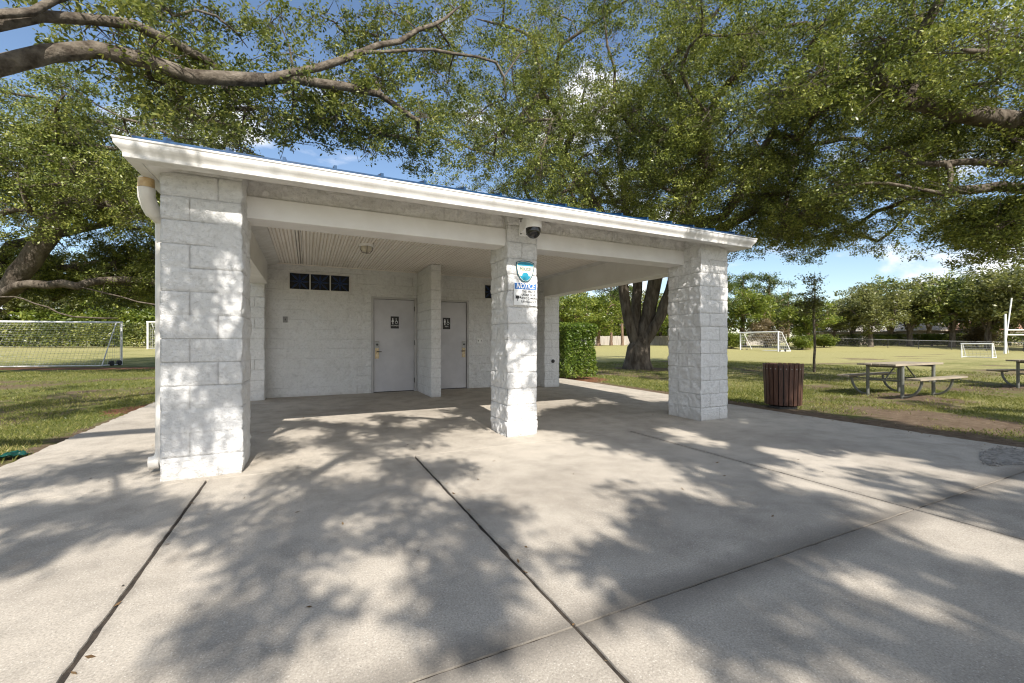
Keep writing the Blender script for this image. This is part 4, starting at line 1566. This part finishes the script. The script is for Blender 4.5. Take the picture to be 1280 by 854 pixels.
far('oak1', 1258, 68, 13.0, 'tall oak in the second row behind the leaning upright', 3.1)
far('oak2', 1310, 66, 13.0, 'tall oak in the second row at the right edge', 1.4)
far('bush', 1003, 56, 2.3, 'bright green bush right of the white net goal', 0.0)
far('bush', 1030, 60, 2.2, 'bright green bush under the thin young tree', 1.5)
far('bush', 1105, 66, 2.0, 'green bush behind the wire fence above the table', 2.5)
far('bush', 1165, 66, 2.2, 'green bush behind the wire fence left of the small goal', 3.5)
far('bare', 958, 60, 4.2, 'greyish brown leafless bush behind the white net goal', 0.0)
far('bare', 1222, 62, 3.4, 'brown twiggy bush behind the small white goal', 2.0)
far('bush', 915, 58, 2.6, 'green bush left of the white net goal', 4.5)
far('oak2', 60, 50, 12.0, 'oak behind the long hedge at far left', 0.8)
far('oak1', -30, 47, 12.0, 'oak behind the hedge cut by the left edge', 2.9)
far('bright', 130, 54, 10.5, 'bright tree behind the hedge near the left goal post', 4.4)
far('oak3', 190, 56, 13.0, 'oak behind the hedge beside the left front column', 5.5)
far('oak3', 250, 60, 9.0, 'far oak hidden by the left front column', 0.1)

def pxw(px, t):
    return cw((px - 640) / 533.0 * t, t)



# hedges: leaves packed in a clipped volume on short stems


def hedge(name, label, x0, x1, y0, y1, h, n, L, leaf, loc, rz, seed):
    rng = np.random.default_rng(seed)
    t = thing(name, label, 'hedge', loc, rz)
    P = np.stack([rng.uniform(x0, x1, n), rng.uniform(y0, y1, n), rng.uniform(0.02, 1, n) ** 0.8 * h], 1)
    # push most leaves to the clipped faces
    f = rng.integers(0, 5, n)
    k = rng.uniform(0, 0.12, n) ** 1.0
    m = rng.uniform(size=n) < 0.75
    P[:, 0] = np.where(m & (f == 0), x0 + k, np.where(m & (f == 1), x1 - k, P[:, 0]))
    P[:, 1] = np.where(m & (f == 2), y0 + k, np.where(m & (f == 3), y1 - k, P[:, 1]))
    P[:, 2] = np.where(m & (f == 4), h - k, P[:, 2])
    b = (vnoise(P[:, 0] * 3.1 + P[:, 2] * 2.2, P[:, 1] * 3.1 + P[:, 2] * 1.3, seed) - 0.5) * 0.22
    P[:, 0] += b * np.sign(P[:, 0] - (x0 + x1) / 2)
    P[:, 1] += b * np.sign(P[:, 1] - (y0 + y1) / 2)
    P[:, 2] = np.maximum(0.04, P[:, 2] + b * (P[:, 2] > 0.7 * h))
    V, F = leaves_np(rng, P, L, 0.55, 0.2)
    obj('foliage', np_mesh('foliage', V, F, [leaf]), t)
    mb = MB()
    for q in range(max(6, int((x1 - x0) * 2.2))):
        a, c_ = rng.uniform(x0 + 0.15, x1 - 0.15), rng.uniform(y0 + 0.15, y1 - 0.15)
        mb.tube([(0.5 * (x0 + x1), 0.5 * (y0 + y1), -0.12), (a, c_, -0.05), (a + rng.normal(0, 0.05), c_ + rng.normal(0, 0.05), h * 0.4), (a + rng.normal(0, 0.12), c_ + rng.normal(0, 0.1), h * 0.88)], [0.03, 0.025, 0.018, 0.008], M['bark'], 5)
    mb.build('stems', t)
    return t


q = pxw(1182, 66)
hedge('low_hedge', 'dark low hedge running behind the wire fence under the far oaks', -17, 17, -0.7, 0.7, 1.8, 26000, 0.26, M['oak_leaf_cool'], (q[0], q[1], g1(*q)), -TH - 0.45, 63)
hx, hy = 7.72, 11.55
hedge('clipped_hedge', 'bright green clipped hedge beside the rear right column', -0.62, 0.55, -0.6, 1.6, 1.72, 26000, 0.075, M['hedge_leaf'], (hx, hy, 0.0), 0.0, 61)
q = cw(-36.5, 41.5)
hedge('long_hedge', 'long dark hedge across the field behind the left soccer goal', -13, 9.5, -0.9, 0.9, 2.25, 30000, 0.22, M['oak_leaf_cool'], (q[0], q[1], g1(*q)), -TH + 0.02, 62)

# thin young tree on the lawn
yx, yy = cw(12.55, 17.7)
rng = np.random.default_rng(71)
yz = g1(yx, yy)
cl = np.concatenate([ell(rng, (yx, yy, 2.9), (0.75, 0.75, 1.25), 24, 0.6, 1.6)])
tree('young_tree', 'thin young tree with a sparse narrow crown standing alone on the lawn', 'tree', (yx, yy, yz), [[(yx, yy, yz), (yx + 0.02, yy, 1.4), (yx - 0.03, yy, 2.6), (yx + 0.02, yy, 4.1)]], cl, 0.33, M['olive_leaf'], M['pale_bark'], 72, 0.045, 9, 9, 0.10, 0.10, flare=0.2)


# ------------------------------------------------------------------ goals
def goal(name, label, pA, pB, height, depth, flip, r, mesh_step, cord, wheels=False, group='soccer goals on the field'):
    """posts at pA and pB (x, y); the net bag extends to the side given by flip"""
    A, B = Vector((pA[0], pA[1], 0)), Vector((pB[0], pB[1], 0))
    z = g1((A.x + B.x) / 2, (A.y + B.y) / 2) + 0.0
    mid_ = (A + B) / 2
    W = (B - A).length
    rz = math.atan2(B.y - A.y, B.x - A.x)
    t = thing(name, label, 'soccer goal', (mid_.x, mid_.y, z), rz, group)
    s = flip
    h2 = W / 2
    for sx in (-1, 1):
        mb = MB()
        mb.tube([(sx * h2, 0, 0), (sx * h2, 0, height)], r, M['goal_white'], 10)
        mb.build('goal_post', t)
    mb = MB()
    mb.tube([(-h2 - r, 0, height), (h2 + r, 0, height)], r, M['goal_white'], 10)
    mb.build('crossbar', t)
    for sx in (-1, 1):
        mb = MB()
        mb.tube([(sx * h2, s * 0.08, height), (sx * h2 * 0.995, s * depth * 0.28, height - 0.05), (sx * h2 * 0.99, s * depth, 0.05)], r * 0.55, M['goal_white'], 8)
        mb.tube([(sx * h2, 0, 0.05), (sx * h2 * 0.99, s * depth, 0.05)], r * 0.6, M['goal_white'], 8)
        mb.build('side_frame', t)
    mb = MB()
    mb.tube([(-h2, s * depth, 0.05), (h2, s * depth, 0.05)], r * 0.6, M['goal_white'], 8)
    mb.build('ground_bar', t)
    # net: back sheet from crossbar down to the ground bar, and the two sides
    mb = MB()

    def pt(u, v):                   # u across, v from bar to ground
        y = s * depth * (0.28 * min(1, v / 0.18) if v < 0.18 else 0.28 + 0.72 * (v - 0.18) / 0.82)
        zz = height - 0.05 * min(1, v / 0.18) if v < 0.18 else (height - 0.05) * (1 - (v - 0.18) / 0.82) + 0.05 * (v - 0.18) / 0.82
        return Vector((-h2 + W * u, y + s * 0.10 * math.sin(math.pi * v) * math.sin(math.pi * u), zz))
    nu = int(W / mesh_step)
    nv = int((height + depth) / mesh_step)
    for i in range(nu + 1):
        mb.tube([pt(i / nu, j / 6) for j in range(7)], cord, M['net'], 3, cap=False)
    for j in range(nv + 1):
        mb.tube([pt(i / 8, j / nv) for i in range(9)], cord, M['net'], 3, cap=False)
    for sx in (0, 1):
        m_ = int(height / mesh_step)
        for j in range(1, m_):
            zz = height * j / m_
            f = 1 - zz / height
            a = Vector((-h2 + W * sx, 0, zz))
            v_ = 0.18 + 0.82 * f
            b_2 = Vector((-h2 + W * sx, s * depth * (0.28 + 0.72 * f), zz))
            mb.tube([a, b_2], cord, M['net'], 3, cap=False)
        for i in range(1, max(2, int(depth / mesh_step))):
            y = depth * i / max(2, int(depth / mesh_step))
            f = (y / depth - 0.28) / 0.72
            top = height if f < 0 else height * (1 - f)
            mb.tube([(-h2 + W * sx, s * y, 0.05), (-h2 + W * sx, s * y, max(0.06, top - 0.03))], cord, M['net'], 3, cap=False)
    mb.build('net', t)
    if wheels:
        for sx in (-1, 1):
            for yy_ in (0.18, depth * 0.55):
                mb = MB()
                mb.tube([(sx * h2 - 0.06, s * yy_, 0.13), (sx * h2 + 0.06, s * yy_, 0.13)], 0.13, M['rubber'], 14)
                mb.build('wheel', t)
    return t


goal('soccer_goal', 'wide white soccer goal with hanging net on the left behind the lawn', cw(-20.15, 22.0), cw(-26.4, 20.6), 2.2, 1.35, 1, 0.045, 0.16, 0.0045, True)
goal('soccer_goal', 'white soccer goal beside the hedge, mostly hidden by the left front column', cw(-32.3, 37.8), cw(-25.2, 38.6), 2.4, 1.6, 1, 0.07, 0.2, 0.008)
goal('soccer_goal', 'white framed soccer goal with square net far across the field', cw(30.0, 56.0), cw(31.6, 50.6), 2.35, 1.9, 1, 0.085, 0.3, 0.009, True)
goal('soccer_goal', 'small low white soccer goal right of the picnic table', cw(34.9, 33.1), cw(35.6, 31.6), 1.08, 0.72, 1, 0.045, 0.2, 0.006)

fx, fy = cw(50.9, 44.0)
fz0 = g1(fx, fy)
t = thing('football_goal', 'tall white goal post with double crossbars and a leaning upright', 'goal post', (fx, fy, fz0), -TH)
mb = MB()
mb.tube([(0, 0, 0), (0, 0, 4.1)], 0.09, M['goal_white'], 10)
mb.build('goal_post', t)
mb = MB()
mb.tube([(7.0, -0.6, 0), (7.0, -0.6, 4.1)], 0.09, M['goal_white'], 10)
mb.build('goal_post', t)
for zz in (2.45, 1.95):
    mb = MB()
    mb.tube([(0, -0.0, zz), (7.0, -0.6, zz)], 0.07, M['goal_white'], 10)
    mb.build('crossbar', t)
mb = MB()
mb.tube([(0.45, 0.5, 0), (1.25, 0.5, 5.8)], 0.06, M['goal_white'], 8)
mb.build('upright', t)
mb = MB()
mb.tube([(0.0, 0, 2.2), (0.9, 0.5, 0.05)], 0.03, M['goal_white'], 8)
mb.tube([(0.45, 0.5, 2.2), (0.0, 0.0, 2.2)], 0.03, M['goal_white'], 8)
mb.build('brace', t)

# ------------------------------------------------------------------ litter bin
tx, ty = 7.77, 4.84
tz = g1(tx, ty)
t = thing('litter_bin', 'round brown slatted litter bin on the grass by the paving', 'litter bin', (tx, ty, tz), 0.2)
NS = 24
RB, RT, HB = 0.262, 0.292, 0.80
for k in range(NS):
    a = 2 * math.pi * k / NS
    ca, sa = math.cos(a), math.sin(a)
    wb, wt = RB * math.pi / NS * 0.86, RT * math.pi / NS * 0.86
    hh = HB + random.uniform(-0.004, 0.004)
    vs = []
    for (rr, ww, zz) in ((RB, wb, 0.07), (RT, wt, hh)):
        for (dr, s_) in ((0, -1), (0, 1), (0.026, 1), (0.026, -1)):
            vs.append((ca * (rr + dr) - sa * ww * s_, sa * (rr + dr) + ca * ww * s_, zz))
    mb = MB()
    mb.add(vs, [(0, 1, 2, 3), (7, 6, 5, 4), (0, 4, 5, 1), (1, 5, 6, 2), (2, 6, 7, 3), (3, 7, 4, 0)], M['brown_slat'])
    for zz in (HB - 0.085,):
        rr = RB + (RT - RB) * (zz - 0.07) / (HB - 0.07) + 0.026
        mb.tube([(ca * rr, sa * rr, zz), (ca * (rr + 0.006), sa * (rr + 0.006), zz)], 0.009, M['steel'], 8)
    sl = mb.build('slat', t)
mb = MB()
mb.lathe([(RB - 0.012, 0.10), (RT - 0.012, HB - 0.03), (RT - 0.03, HB - 0.03), (RB - 0.03, 0.12), (0, 0.12)], M['black'], (0, 0, 0), 32)
mb.build('liner', t, smooth='auto')
for zz in (0.16, HB - 0.085):
    rr = RB + (RT - RB) * (zz - 0.07) / (HB - 0.07)
    mb = MB()
    mb.lathe([(rr - 0.010, -0.02), (rr - 0.003, -0.02), (rr - 0.003, 0.02), (rr - 0.010, 0.02), (rr - 0.010, -0.02)], M['dark_steel'], (0, 0, zz), 32)
    mb.build('hoop', t)
mb = MB()
mb.lathe([(0, 0), (0.22, 0), (0.22, 0.04), (0.10, 0.06), (0.10, 0.12), (0, 0.12)], M['dark_steel'], (0, 0, 0), 20)
mb.build('base', t, smooth='auto')


# ------------------------------------------------------------------ picnic tables
def picnic(loc, rz, label):
    t = thing('picnic_table', label, 'picnic table', loc, rz, 'picnic tables on the lawn')
    L = 2.15

    def plank(y0, y1, z0, z1, name, n):
        mb = MB()
        w = (y1 - y0) / n
        for k in range(n):
            e = random.uniform(-0.012, 0.012)
            mb.box(-L / 2 + e, L / 2 + e, y0 + k * w + 0.004, y0 + (k + 1) * w - 0.004, z0 + random.uniform(-0.003, 0.003), z1 + random.uniform(-0.003, 0.003), M['wood'], bev=0.004)
        return mb.build(name, t)
    plank(-0.38, 0.38, 0.73, 0.772, 'tabletop', 5)
    plank(-0.80, -0.54, 0.435, 0.475, 'bench_seat', 2)
    plank(0.54, 0.80, 0.435, 0.475, 'bench_seat', 2)
    for sx in (-0.70, 0.70):
        for sy in (-1, 1):
            mb = MB()
            mb.tube([(sx, sy * 0.33, -0.06), (sx, sy * 0.33, 0.725)], 0.034, M['tube'], 10)
            mb.build('leg', t)
            mb = MB()
            pts = [(sx, sy * 0.34, 0.30)]
            for k in range(9):
                a = k / 8 * math.pi / 2
                pts.append((sx, sy * (0.36 + 0.31 * math.sin(a)), 0.43 - 0.40 * math.cos(a) if k else 0.03))
            pts = [(sx, sy * 0.33, 0.03)] + [(sx, sy * (0.36 + 0.31 * math.sin(k / 8 * math.pi / 2)), 0.43 - 0.40 * math.cos(k / 8 * math.pi / 2)) for k in range(9)]
            mb.tube(pts, 0.027, M['tube'], 10)
            mb.tube([(sx, sy * 0.54, 0.428), (sx, sy * 0.80, 0.428)], 0.02, M['tube'], 8)
            mb.build('bench_support', t, smooth='auto')
        mb = MB()
        mb.tube([(sx, -0.36, 0.70), (sx, 0.36, 0.70)], 0.025, M['tube'], 8)
        mb.tube([(sx, 0, 0.70), (sx * 0.25, 0, 0.715)], 0.015, M['tube'], 8)
        mb.tube([(sx, -0.33, 0.38), (sx, 0.33, 0.38)], 0.02, M['tube'], 8)
        mb.tube([(sx, 0.0, 0.38), (sx * 0.3, 0, 0.72)], 0.016, M['tube'], 8)
        mb.build('brace', t)
    return t


pcx, pcy = cw(9.25, 10.15)
axis = cw(2.18, 1.0)
rzt = math.atan2(axis[1], axis[0])
pt_ = picnic((pcx, pcy, g1(pcx, pcy)), rzt, 'weathered wooden picnic table with metal legs right of the litter bin')
p2x, p2y = cw(14.75, 11.6)
copy_thing(pt_, (p2x, p2y, g1(p2x, p2y)), rzt - 0.25, 'wooden picnic table cut off by the right edge of the picture')

# ------------------------------------------------------------------ fences and houses beyond the field


def board_fence(name, label, a, b, h):
    A, B = Vector((*a, 0)), Vector((*b, 0))
    W = (B - A).length
    rz = math.atan2(B.y - A.y, B.x - A.x)
    t = thing(name, label, 'fence', (A.x, A.y, 0), rz)
    d = (B - A) / W
    n = int(W / 2.4)
    rg_ = random.Random(5)
    for k in range(n):
        x0 = W * k / n
        p = A + d * (x0 + W / n / 2)
        z = g1(p.x, p.y)
        mb = MB()
        m_ = 16
        for q in range(m_):
            xa = x0 + W / n * q / m_
            top = h + rg_.uniform(-0.03, 0.03)
            mb.box(xa + 0.004, xa + W / n / m_ - 0.004, -0.01, 0.012, z - 0.05, z + top, M['fence_wood'])
        mb.box(x0, x0 + W / n, 0.013, 0.05, z + 0.35, z + 0.44, M['fence_wood'])
        mb.box(x0, x0 + W / n, 0.013, 0.05, z + h - 0.4, z + h - 0.31, M['fence_wood'])
        mb.build('panel', t)
        mb = MB()
        mb.box(x0 - 0.05, x0 + 0.05, 0.051, 0.15, z - 0.1, z + h + 0.04, M['fence_wood'])
        mb.build('post', t)
    return t


board_fence('board_fence', 'pale weathered board fence along the far edge behind the huge oak trunk', pxw(690, 84), pxw(958, 78), 1.75)


def wire_fence(name, label, a, b, h):
    A, B = Vector((*a, 0)), Vector((*b, 0))
    W = (B - A).length
    rz = math.atan2(B.y - A.y, B.x - A.x)
    t = thing(name, label, 'fence', (A.x, A.y, 0), rz)
    d = (B - A) / W
    n = int(W / 3.0)
    zs = []
    for k in range(n + 1):
        p = A + d * (W * k / n)
        z = g1(p.x, p.y)
        zs.append(z)
        mb = MB()
        mb.tube([(W * k / n, 0, z - 0.1), (W * k / n, 0, z + h + 0.05)], 0.035, M['chain'], 7)
        mb.build('post', t)
    mb = MB()
    mb.tube([(W * k / n, 0, zs[k] + h) for k in range(n + 1)], 0.03, M['steel'], 6)
    mb.build('top_rail', t)
    mb = MB()
    step = 0.22
    for k in range(n):
        xa, xb = W * k / n, W * (k + 1) / n
        m_ = int((xb - xa) / step)
        for q in range(m_):
            x = xa + (xb - xa) * q / m_
            for s_ in (-1, 1):
                x2 = x + s_ * h
                x2c = min(max(x2, 0), W)
                f = abs(x2c - x) / h
                mb.tube([(x, 0.004 * s_, zs[k]), (x2c, 0.004 * s_, zs[k] + h * f)], 0.006, M['chain'], 3, cap=False)
    mb.build('wire_mesh', t)
    return t


wire_fence('wire_fence', 'black chain link fence in front of the far row of oaks', pxw(1040, 63), pxw(1330, 50), 1.15)


def house(label, px, t_, w, d, h, roof_h, roof, rz):
    q = pxw(px, t_)
    z = g1(*q)
    t = thing('house', label, 'house', (q[0], q[1], z), -TH + rz, 'houses beyond the field')
    mb = MB()
    mb.box(-w / 2, w / 2, -d / 2, d / 2, -0.2, h, M['stucco'])
    wall = mb.build('wall', t)
    mb = MB()
    o = 0.6
    vs = [(-w / 2 - o, -d / 2 - o, h - 0.02), (w / 2 + o, -d / 2 - o, h - 0.02), (w / 2 + o, d / 2 + o, h - 0.02), (-w / 2 - o, d / 2 + o, h - 0.02), (-w / 2 + d / 2, 0, h + roof_h), (w / 2 - d / 2, 0, h + roof_h)]
    vs += [(x, y, zz - 0.18) for x, y, zz in vs[:4]]
    mb.add(vs, [(0, 1, 5, 4), (1, 2, 5), (2, 3, 4, 5), (3, 0, 4), (6, 7, 1, 0), (7, 8, 2, 1), (8, 9, 3, 2), (9, 6, 0, 3), (9, 8, 7, 6)], roof)
    mb.build('roof', t)
    for k in range(3):
        x = -w / 2 + w * (k + 0.6) / 3.2
        mb = MB()
        mb.box(x - 0.7, x + 0.7, -d / 2 - 0.03, -d / 2 + 0.05, 0.9, 2.2, M['window'])
        wn = mb.build('window', t)
        mb = MB()
        for (xa, xb, za, zb) in ((x - 0.8, x + 0.8, 2.2, 2.3), (x - 0.8, x + 0.8, 0.8, 0.9), (x - 0.8, x - 0.7, 0.9, 2.2), (x + 0.7, x + 0.8, 0.9, 2.2)):
            mb.box(xa, xb, -d / 2 - 0.06, -d / 2 + 0.05, za, zb, M['white_paint'])
        mb.build('window_frame', wn)
    return t


house('house with pinkish clay roof showing above the clipped hedge', 716, 96, 14, 9, 4.0, 3.4, M['roof_tile'], 0.1)
house('cream house with grey roof glimpsed left of the far round oak', 1058, 90, 12, 8, 2.8, 2.6, M['grey_roof'], -0.2)
house('cream house glimpsed under the oaks right of the picnic table', 1150, 86, 12, 8, 2.9, 2.2, M['stucco'], 0.15)
house('house with reddish clay roof glimpsed left of the tall goal post', 1243, 80, 13, 8, 2.9, 2.3, M['roof_tile'], 0.0)

# ------------------------------------------------------------------ ground clutter
rng = np.random.default_rng(81)


def blades(n, x0, x1, y0, y1, hmin, hmax, w):
    X = rng.uniform(x0, x1, n)
    Y = rng.uniform(y0, y1, n)
    e, d, b = cover(X, Y)
    dens = (1 - sstep(0.25, 0.75, e + 0.5 * (vnoise(X * 2.3, Y * 2.3, 12) - 0.5))) * (1 - b) * (0.35 + 0.65 * vnoise(X * 1.1, Y * 1.1, 14))
    m = (rng.uniform(size=n) < dens) & ((X < SX0 - 0.02) | (X > SX1 + 0.03)) & (np.hypot(X - 13.5, Y - 14.9) > 1.0)
    X, Y = X[m], Y[m]
    n = len(X)
    Z = gz(X, Y) - 0.005
    a = rng.uniform(0, 2 * np.pi, n)
    h = rng.uniform(hmin, hmax, n)
    lean = rng.uniform(0.2, 1.1, n) * h
    la = rng.uniform(0, 2 * np.pi, n)
    ww = w * rng.uniform(0.6, 1.3, n)
    c, s = np.cos(a) * ww, np.sin(a) * ww
    V = np.stack([np.stack([X - c, Y - s, Z], 1), np.stack([X + c, Y + s, Z], 1),
                  np.stack([X + 0.5 * c + 0.5 * lean * np.cos(la), Y + 0.5 * s + 0.5 * lean * np.sin(la), Z + 0.7 * h], 1),
                  np.stack([X + lean * np.cos(la), Y + lean * np.sin(la), Z + h], 1)], 1).reshape(-1, 3)
    return V, np.arange(n * 4).reshape(-1, 4)


VA = [blades(110000, -12, SX0, 4.6, 13, 0.02, 0.06, 0.0045), blades(60000, -18, SX0, 11, 24, 0.03, 0.07, 0.008),
      blades(110000, SX1, 15, -1, 8, 0.02, 0.055, 0.005), blades(90000, SX1, 24, 4, 20, 0.03, 0.07, 0.008)]
off, VV, FF = 0, [], []
for V, F in VA:
    VV.append(V)
    FF.append(F + off)
    off += len(V)
tag(obj('grass', np_mesh('grass', np.concatenate(VV), np.concatenate(FF), [M['grass']])), 'short patchy lawn grass around the paving', 'grass', kind='stuff')

# fallen leaves and twigs
n = 5200
X = np.concatenate([rng.uniform(SX1 - 0.25, 10.5, n // 2), rng.uniform(-6, SX0 + 0.1, n // 4), rng.uniform(7, 18, n // 4)])
Y = np.concatenate([rng.uniform(-0.5, 12, n // 2), rng.uniform(4.5, 14, n // 4), rng.uniform(0, 14, n // 4)])
e, d, b = cover(X, Y)
m = rng.uniform(size=len(X)) < (0.15 + 0.85 * e)
X, Y = X[m], Y[m]
Z = np.where((X > SX0) & (X < SX1), 0.004, gz(X, Y) + 0.008)
xs, ys = rng.uniform(-2.3, 7.0, 150), rng.uniform(0.9, 7.5, 150)
xs[:50] = np.where(np.arange(50) % 2, 0.985, -0.76) + rng.normal(0, 0.02, 50)
X, Y = np.concatenate([X, xs]), np.concatenate([Y, ys])
Z = np.concatenate([Z, np.array([fz(v) for v in ys]) + 0.005])
V, F = leaves_np(rng, np.stack([X, Y, Z], 1), 0.030, 0.38, 2.5)
V[:, 2] = np.maximum(V[:, 2], np.repeat(Z, 4) - 0.003)
tag(obj('fallen_leaves', np_mesh('fallen_leaves', V, F, [M['litter']])), 'dry brown leaves scattered on the bare earth and paving', 'leaves', kind='stuff')

# gravel in the broken corner of paving
mb = MB()
poly = [(5.80, 1.68), (6.0, 1.80), (6.4, 1.92), (6.95, 1.86), (6.9, 1.42), (6.4, 1.45), (6.05, 1.56)]
vs = [(x, y, 0.0045) for x, y in poly] + [(6.3, 1.68, 0.012)]
mb.add(vs, [(i, (i + 1) % 7, 7) for i in range(7)], M['gravel'])
rg = random.Random(9)
for k in range(520):
    x, y = rg.uniform(5.78, 7.0), rg.uniform(1.40, 1.95)
    if abs(y - 1.68) > 0.05 + 0.3 * (x - 5.8):
        continue
    s = rg.uniform(0.003, 0.011)
    bm = bmesh.new()
    bmesh.ops.create_icosphere(bm, subdivisions=1, radius=s)
    for v in bm.verts:
        v.co = Vector((x + v.co.x * rg.uniform(0.8, 1.3), y + v.co.y * rg.uniform(0.8, 1.3), 0.008 + v.co.z * 0.7))
    mb.bm(bm, M['gravel'])
tag(mb.build('gravel'), 'grey gravel spilling in a broken corner of the paving', 'gravel', kind='stuff')

# crumpled green sheet on the grass
mb = MB()
N1, N2 = 26, 16
vs = []
for j in range(N2):
    for i in range(N1):
        u, v = i / (N1 - 1), j / (N1 - 1)
        x = (u - 0.5) * 0.50
        y = (v - 0.5) * 0.36
        q = Vector((x * 6, y * 8, 3.3))
        z = 0.045 * abs(mnoise.noise(q)) + 0.05 * abs(mnoise.noise(q * 2.3)) + 0.03 * abs(mnoise.noise(q * 5.1)) + 0.012 * (1 - abs(2 * u - 1))
        vs.append((x + 0.03 * mnoise.noise(q * 1.7), y + 0.03 * mnoise.noise(q * 1.3 + Vector((4, 4, 4))), z + 0.01))
fs = [(j * N1 + i, j * N1 + i + 1, (j + 1) * N1 + i + 1, (j + 1) * N1 + i) for j in range(N2 - 1) for i in range(N1 - 1)]
mb.add(vs, fs, M['tarp'])
gx_, gy_ = -2.86, 6.05
o = mb.build('plastic_sheet', None, (gx_, gy_, g1(gx_, gy_)))
o.rotation_euler = (0, 0, 0.7)
tag(o, 'crumpled dark green plastic sheet on the grass beside the left paving edge', 'plastic sheet')

# ------------------------------------------------------------------ light, sky, camera
EL = R(40)
sdir = Vector((0.078, 1.0, 0)).normalized()
travel = Vector((sdir.x * math.cos(EL), sdir.y * math.cos(EL), -math.sin(EL)))
sl = bpy.data.lights.new('sun', 'SUN')
sl.energy = 4.8
sl.angle = R(0.45)
sl.color = (1.0, 0.945, 0.865)
so = bpy.data.objects.new('sun', sl)
so.rotation_euler = travel.to_track_quat('-Z', 'Y').to_euler()
so.location = (0, -20, 30)
COL.objects.link(so)

w = bpy.data.worlds.new('World')
scene.world = w
w.use_nodes = True
nt = w.node_tree
bg = nt.nodes['Background']
sky = nd(nt, 'ShaderNodeTexSky', sky_type='NISHITA')
sky.sun_disc = False
sky.sun_elevation = EL
sky.sun_rotation = math.pi + 0.078
sky.air_density = 1.0
sky.dust_density = 0.3
sky.ozone_density = 1.6
tc = nd(nt, 'ShaderNodeTexCoord')
cb = nd(nt, 'ShaderNodeVectorMath', operation='MULTIPLY')
link(nt, tc.outputs['Generated'], cb.inputs[0])
cb.inputs[1].default_value = (1, 1, 2.1)
cn = nd(nt, 'ShaderNodeTexNoise')
cn.inputs['Scale'].default_value = 3.4
cn.inputs['Detail'].default_value = 10
cn.inputs['Roughness'].default_value = 0.56
cn.inputs['Distortion'].default_value = 0.3
link(nt, cb.outputs[0], cn.inputs['Vector'])
spz = nd(nt, 'ShaderNodeSeparateXYZ')
link(nt, tc.outputs['Generated'], spz.inputs[0])
high = ramp(nt, spz.outputs['Z'], [(0.18, 0.0), (0.5, 1.0)])
cf = math_node(nt, 'SUBTRACT', cn.outputs['Fac'], math_node(nt, 'MULTIPLY', high.outputs['Color'], 0.075))
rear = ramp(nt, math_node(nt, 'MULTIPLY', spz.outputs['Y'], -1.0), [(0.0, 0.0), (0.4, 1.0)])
cf = math_node(nt, 'ADD', cf, math_node(nt, 'MULTIPLY', rear.outputs['Color'], 0.13))  # extra unseen cloud behind the viewpoint, added to whiten the fill light
cr = ramp(nt, cf, [(0.485, 0.0), (0.585, 1.0)])
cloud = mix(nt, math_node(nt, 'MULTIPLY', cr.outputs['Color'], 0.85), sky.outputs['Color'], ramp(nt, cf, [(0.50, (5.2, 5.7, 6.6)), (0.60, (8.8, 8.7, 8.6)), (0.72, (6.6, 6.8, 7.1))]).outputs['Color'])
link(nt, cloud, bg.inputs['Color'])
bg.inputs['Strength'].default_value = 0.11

cam = bpy.data.cameras.new('camera')
cam.sensor_width = 36
cam.lens = 36 * 533 / 1280
cam.shift_y = 1.0 / 1280
cam.clip_start = 0.05
cam.clip_end = 2000
co = bpy.data.objects.new('camera', cam)
co.location = (0, 0, CAM_H)
co.rotation_euler = (R(90), 0, -TH)
COL.objects.link(co)
scene.camera = co

scene.view_settings.view_transform = 'Standard'
scene.view_settings.look = 'None'
scene.view_settings.gamma = 1
scene.view_settings.exposure = 0.72
scene.cycles.use_denoising = True
scene.cycles.filter_width = 1.15
scene.cycles.max_bounces = 8
scene.cycles.diffuse_bounces = 5
scene.cycles.transmission_bounces = 4
scene.render.film_transparent = False
